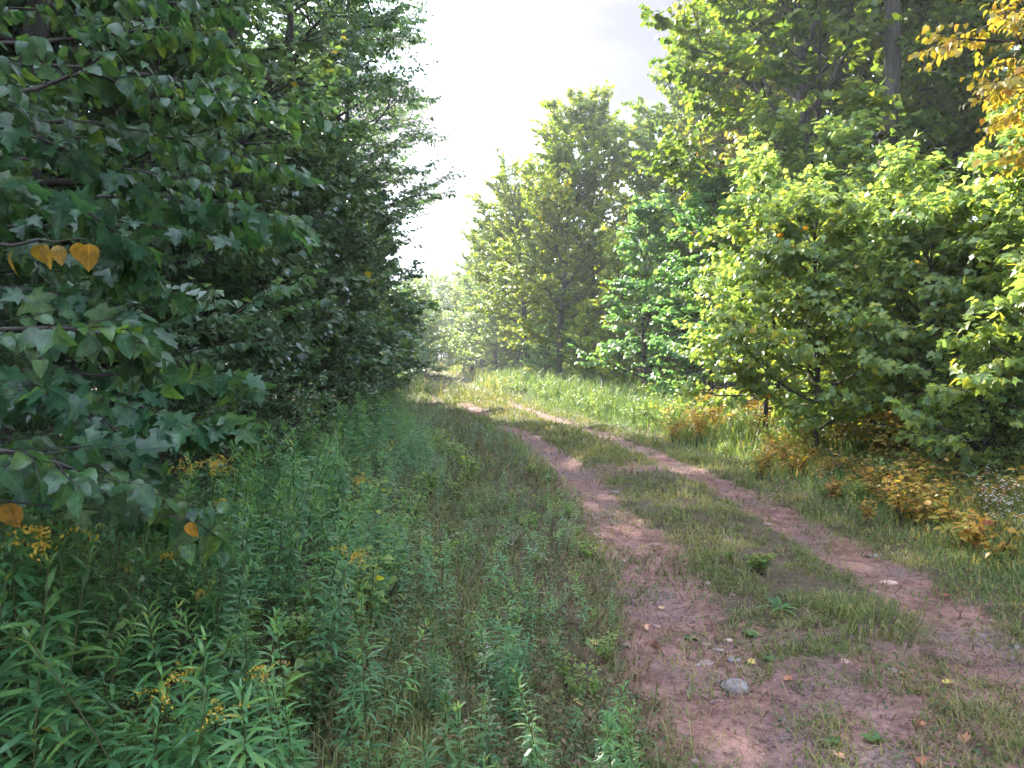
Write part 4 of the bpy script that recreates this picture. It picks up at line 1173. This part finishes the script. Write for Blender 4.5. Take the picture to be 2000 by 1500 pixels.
def tuft(px, py, n, h, spread, label, seed, mat='verge_grass'):
    rng = np.random.default_rng(seed)
    x, y, z = ground_px(px, py)
    az = rng.uniform(0, 6.28, n); ra = spread * .25 * np.sqrt(rng.random(n)); hh = h * rng.uniform(.5, 1.1, n); le = rng.uniform(.3, 1.3, n)
    dv = np.column_stack([np.cos(az), np.sin(az), np.zeros(n)]); sd = np.column_stack([-np.sin(az), np.cos(az), np.zeros(n)])
    B = dv * ra[:, None]
    m1 = B + dv * (hh * le * .35)[:, None] + np.column_stack([0 * az, 0 * az, hh * .75])
    tp = m1 + dv * (hh * le * .7)[:, None] + np.column_stack([0 * az, 0 * az, hh * (.25 - .45 * le)])
    tp[:, 2] = np.maximum(tp[:, 2], .01)
    hw = .0028
    V = np.stack([B - sd * hw, B + sd * hw, m1 + sd * hw, m1 - sd * hw, tp], 1).reshape(-1, 3)
    T = (np.array([(0, 1, 2), (0, 2, 3), (3, 2, 4)])[None] + 5 * np.arange(n)[:, None, None]).reshape(-1, 3)
    o = obj('grass_tuft', mesh_np('grass_tuft', V, T, M[mat], np.repeat(rng.beta(1.4, 1.8, n), 5)), None, (x, y, z))
    return tag(o, label, 'grass tuft')


tuft(1695, 1225, 300, .15, 1.3, 'large drooping green grass tuft between the two ruts', 1, 'grass')
tuft(1640, 1195, 200, .13, .7, 'smaller olive grass tuft behind the large drooping one', 2, 'grass')
tuft(800, 1400, 60, .28, .3, 'fresh green grass tuft in the weedy strip at the bottom', 3)
tuft(1560, 1180, 90, .10, .4, 'short straw coloured tuft beside the thistle', 4, 'grass')


# ------------------------------------------------------------------ stones, fallen leaves, sticks
def stone(px, py, w_, h_, mat, label, seed, flat=.55):
    rng = np.random.default_rng(seed)
    x, y, z = ground_px(px, py)
    sx = w_ * y / FPX / 2
    nu, nv = 14, 8
    V, T = [(0, 0, 1)], []
    for j in range(1, nv):
        th_ = math.pi * j / nv
        for i in range(nu):
            a = 2 * math.pi * i / nu
            V.append((math.sin(th_) * math.cos(a), math.sin(th_) * math.sin(a), math.cos(th_)))
    V.append((0, 0, -1)); V = np.array(V)
    T += [(0, 1 + i, 1 + (i + 1) % nu) for i in range(nu)]
    for j in range(nv - 2):
        for i in range(nu):
            a, b = 1 + j * nu + i, 1 + j * nu + (i + 1) % nu
            T += [(a, a + nu, b + nu), (a, b + nu, b)]
    e = 1 + (nv - 2) * nu
    T += [(e + i, len(V) - 1, e + (i + 1) % nu) for i in range(nu)]
    q = V.copy()
    for k in range(5):
        dv = unit(rng.normal(0, 1, 3)); c = rng.uniform(.55, .85); pr = q @ dv
        q = q - np.where(pr > c, (pr - c) * .85, 0)[:, None] * dv
    q = q * (1 + .06 * rng.normal(0, 1, (len(q), 1)))
    q = q * [sx, sx * rng.uniform(.6, .9), sx * flat]
    return tag(obj('stone', mesh_np('stone', q, T, M[mat], smooth=True), None, (x, y + sx * .5, z - sx * flat * .12)), label, 'stone')


stone(1440, 1350, 62, 30, 'stone_grey', 'large pale grey stone bedded in the left rut', 1)
stone(1652, 1298, 20, 18, 'stone_pink', 'round pink stone on the crown near the grass tuft', 2, .9)
stone(1383, 1302, 38, 14, 'stone_brown', 'flat brown stone at the left of the small stone cluster', 3, .35)
stone(1434, 1293, 32, 14, 'stone_grey', 'grey wedge stone at the back right of the cluster', 4, .4)
stone(1407, 1274, 26, 8, 'stone_brown', 'thin flat brown stone at the back of the cluster', 5, .3)
stone(1362, 1302, 16, 10, 'stone_grey', 'small grey chip left of the flat brown stone', 6, .5)
stone(1412, 1320, 24, 8, 'stone_brown', 'flat brown stone just behind the large grey one', 7, .3)
stone(1380, 1262, 22, 6, 'stone_brown', 'thin buried stone below the plantain rosettes', 8, .3)
stone(1425, 1254, 18, 6, 'stone_pink', 'tiny pinkish stone between the two plantains', 9, .4)
stone(1740, 1143, 36, 10, 'stone_pink', 'flat pale stone at the edge of the right rut', 10, .35)
stone(1712, 1088, 30, 10, 'stone_grey', 'flat grey stone higher up the right rut edge', 11, .35)
stone(1404, 1333, 10, 6, 'stone_grey', 'pebble touching the large grey stone', 12, .7)
rg = np.random.default_rng(22)
for k in range(34):
    yv = 2.9 + 6 * rg.random() ** 1.6; dv = rg.choice([-1, -1, 1]) * .85 + rg.normal(0, .28)
    xv = float(xc(yv)) + dv
    o = stone(1000 + FPX * xv / yv, 700 + FPX * CAM_H / yv, rg.uniform(8, 24), 6, ['stone_brown', 'stone_grey', 'stone_brown'][k % 3], 'small half buried stone scattered in the ruts', 40 + k, rg.uniform(.35, .6))
    o['group'] = 'half buried stones in the ruts'
rg = np.random.default_rng(21)
pb = Acc()
x, y = scatter(16000, 2.2, 16, 1.3)
ok = (np.abs(x - xc(y)) < 1.5) & (rg.random(len(x)) < .06 + .5 * dirt_at(x, y) * (fbm(x, y, 1.5) > .5))
x, y = x[ok], y[ok]
for i in range(len(x)):
    s = rg.uniform(.002, .009) * (1 + .04 * y[i])
    pb.add(oct_v * [s, s * .8, s * .4] @ np.array([[math.cos(i), -math.sin(i), 0], [math.sin(i), math.cos(i), 0], [0, 0, 1]]) + [x[i], y[i], zg(x[i], y[i]) + .006], oct_t)
cb = Acc()
x, y = scatter(26000, 2.2, 14, 1.3)
ok = (np.abs(x - xc(y)) < 1.6) & (rg.random(len(x)) < .10 + .55 * dirt_at(x, y) * sstep(.40, .62, fbm(x + 5, y, 2.6)))
x, y = x[ok], y[ok]
for i in range(len(x)):
    q = rg.uniform(.003, .011) * (1 + .03 * y[i]); an = rg.uniform(0, 6.28)
    jit = oct_v * (1 + rg.uniform(-.35, .35, (6, 3))) * [q, q * .7, q * .45]
    cb.add(jit @ np.array([[math.cos(an), -math.sin(an), 0], [math.sin(an), math.cos(an), 0], [0, 0, 1]]) + [x[i], y[i], zg(x[i], y[i]) + .006], oct_t)
tag(obj('soil_crumbs', cb.mesh('soil_crumbs', M['soil_crumb'])), 'crumbs of dark soil loose on the ruts', 'soil', kind='stuff')
print('crumbs', len(x))
tag(obj('gravel', pb.mesh('gravel', M['stone_brown'])), 'small gravel in the ruts of the track', 'gravel', kind='stuff')


def litter(px, py, size, val, label, seed, tpl=MAPLE_MID, mat='litter', up=.02):
    rng = np.random.default_rng(seed)
    x, y, z = ground_px(px, py)
    l = Acc(); tv = tpl[0].copy(); tv[:, 2] = .35 * tv[:, 2] + .12 * np.sin(tv[:, 0] * 4 + seed) + .1 * np.abs(tv[:, 1])
    tv[:, 0] -= .45
    l.leaves((tv, tpl[1]), np.zeros((1, 3)), np.array([[1., 0, 0]]), np.array([[0, 0, 1.]]), size, val)
    o = obj('fallen_leaf', l.mesh('fallen_leaf', M[mat], True, True), None, (x, y, z + up))
    o.rotation_euler = (rng.normal(.25, .2), rng.normal(0, .25), rng.uniform(0, 6.28))
    return tag(o, label, 'leaf')


litter(1133, 1392, .065, .02, 'curled yellow fallen leaf in the weeds left of the rut', 1, up=.04)
litter(1468, 1300, .045, .05, 'small yellow fallen leaf right of the stone cluster', 2)
litter(1882, 1453, .075, .5, 'orange pink maple leaf lying near the bottom right corner', 3)
litter(1851, 1340, .06, .0, 'pale yellow leaf lying in the patchy grass at right', 4, OVATE_MID)
litter(1768, 1326, .05, .4, 'pinkish leaf left of the pale yellow one', 5)
litter(1196, 1458, .075, .8, 'orange brown leaf in the weeds at the bottom', 6, up=.04)
litter(1262, 1232, .045, .35, 'pink leaf at the left edge of the dirt rut', 7)
litter(1291, 1193, .045, .2, 'tan leaf further up the left rut', 8)
litter(1537, 1333, .045, .75, 'small rust leaf right of the large grey stone', 9)
litter(870, 1470, .08, .7, 'large brown leaf propped in the weeds at the bottom', 10, up=.06)
litter(1000, 1388, .04, 1.0, 'small red leaf caught in the weedy strip', 11, up=.05)
litter(300, 1475, .09, .55, 'big orange leaf half hidden under the goldenrod', 12, up=.12)
litter(1797, 1425, .05, .65, 'rust leaf in the grass left of the orange pink one', 13)
litter(1800, 1497, .05, .95, 'red leaf cut by the bottom edge of the photo', 14)
litter(1845, 1168, .05, .95, 'dark red leaf in the right rut', 15)
litter(1640, 1485, .05, .4, 'pale curled leaf beside the bottom plantain', 16)
litter(780, 1280, .05, .05, 'yellow leaf resting on the weeds below the goldenrod', 17, up=.10)
litter(1160, 1265, .05, .1, 'yellow leaf at the edge of the weeds beside the left rut', 18, up=.03)

st = Acc(); x, y, z = ground_px(1548, 1350)
st.tube(np.array([(0, .03, .015), (.008, 0, .008), (.018, -.05, .008), (.03, -.08, .010)]), [.003, .003, .0025, .002], 5)
tag(obj('stick', st.mesh('stick', M['stem_brown'], True), None, (x, y, z)), 'short bent stick on the dirt right of the grey stone', 'stick')

# ------------------------------------------------------------------ the hazy air
HAZE = 0.0012
if HAZE:
    m, Nn, Lk = new_mat('hazy_air')
    o = Nn('ShaderNodeOutputMaterial'); v = Nn('ShaderNodeVolumePrincipled')
    v.inputs['Color'].default_value = (.82, .88, 1.0, 1); v.inputs['Density'].default_value = HAZE; v.inputs['Anisotropy'].default_value = .35
    Lk(v.outputs[0], o.inputs['Volume'])
    X0, X1, Y0, Y1, Z0, Z1 = -1000, 1000, -1000, 1600, -3, 26
    Vb = np.array([(x, y, z) for z in (Z0, Z1) for y in (Y0, Y1) for x in (X0, X1)], float)
    Tb = [(0, 2, 3), (0, 3, 1), (4, 5, 7), (4, 7, 6), (0, 1, 5), (0, 5, 4), (2, 6, 7), (2, 7, 3), (0, 4, 6), (0, 6, 2), (1, 3, 7), (1, 7, 5)]
    tag(obj('haze', mesh_np('haze', Vb, Tb, m)), 'pale bluish haze in the air between the woods', 'haze', kind='stuff')
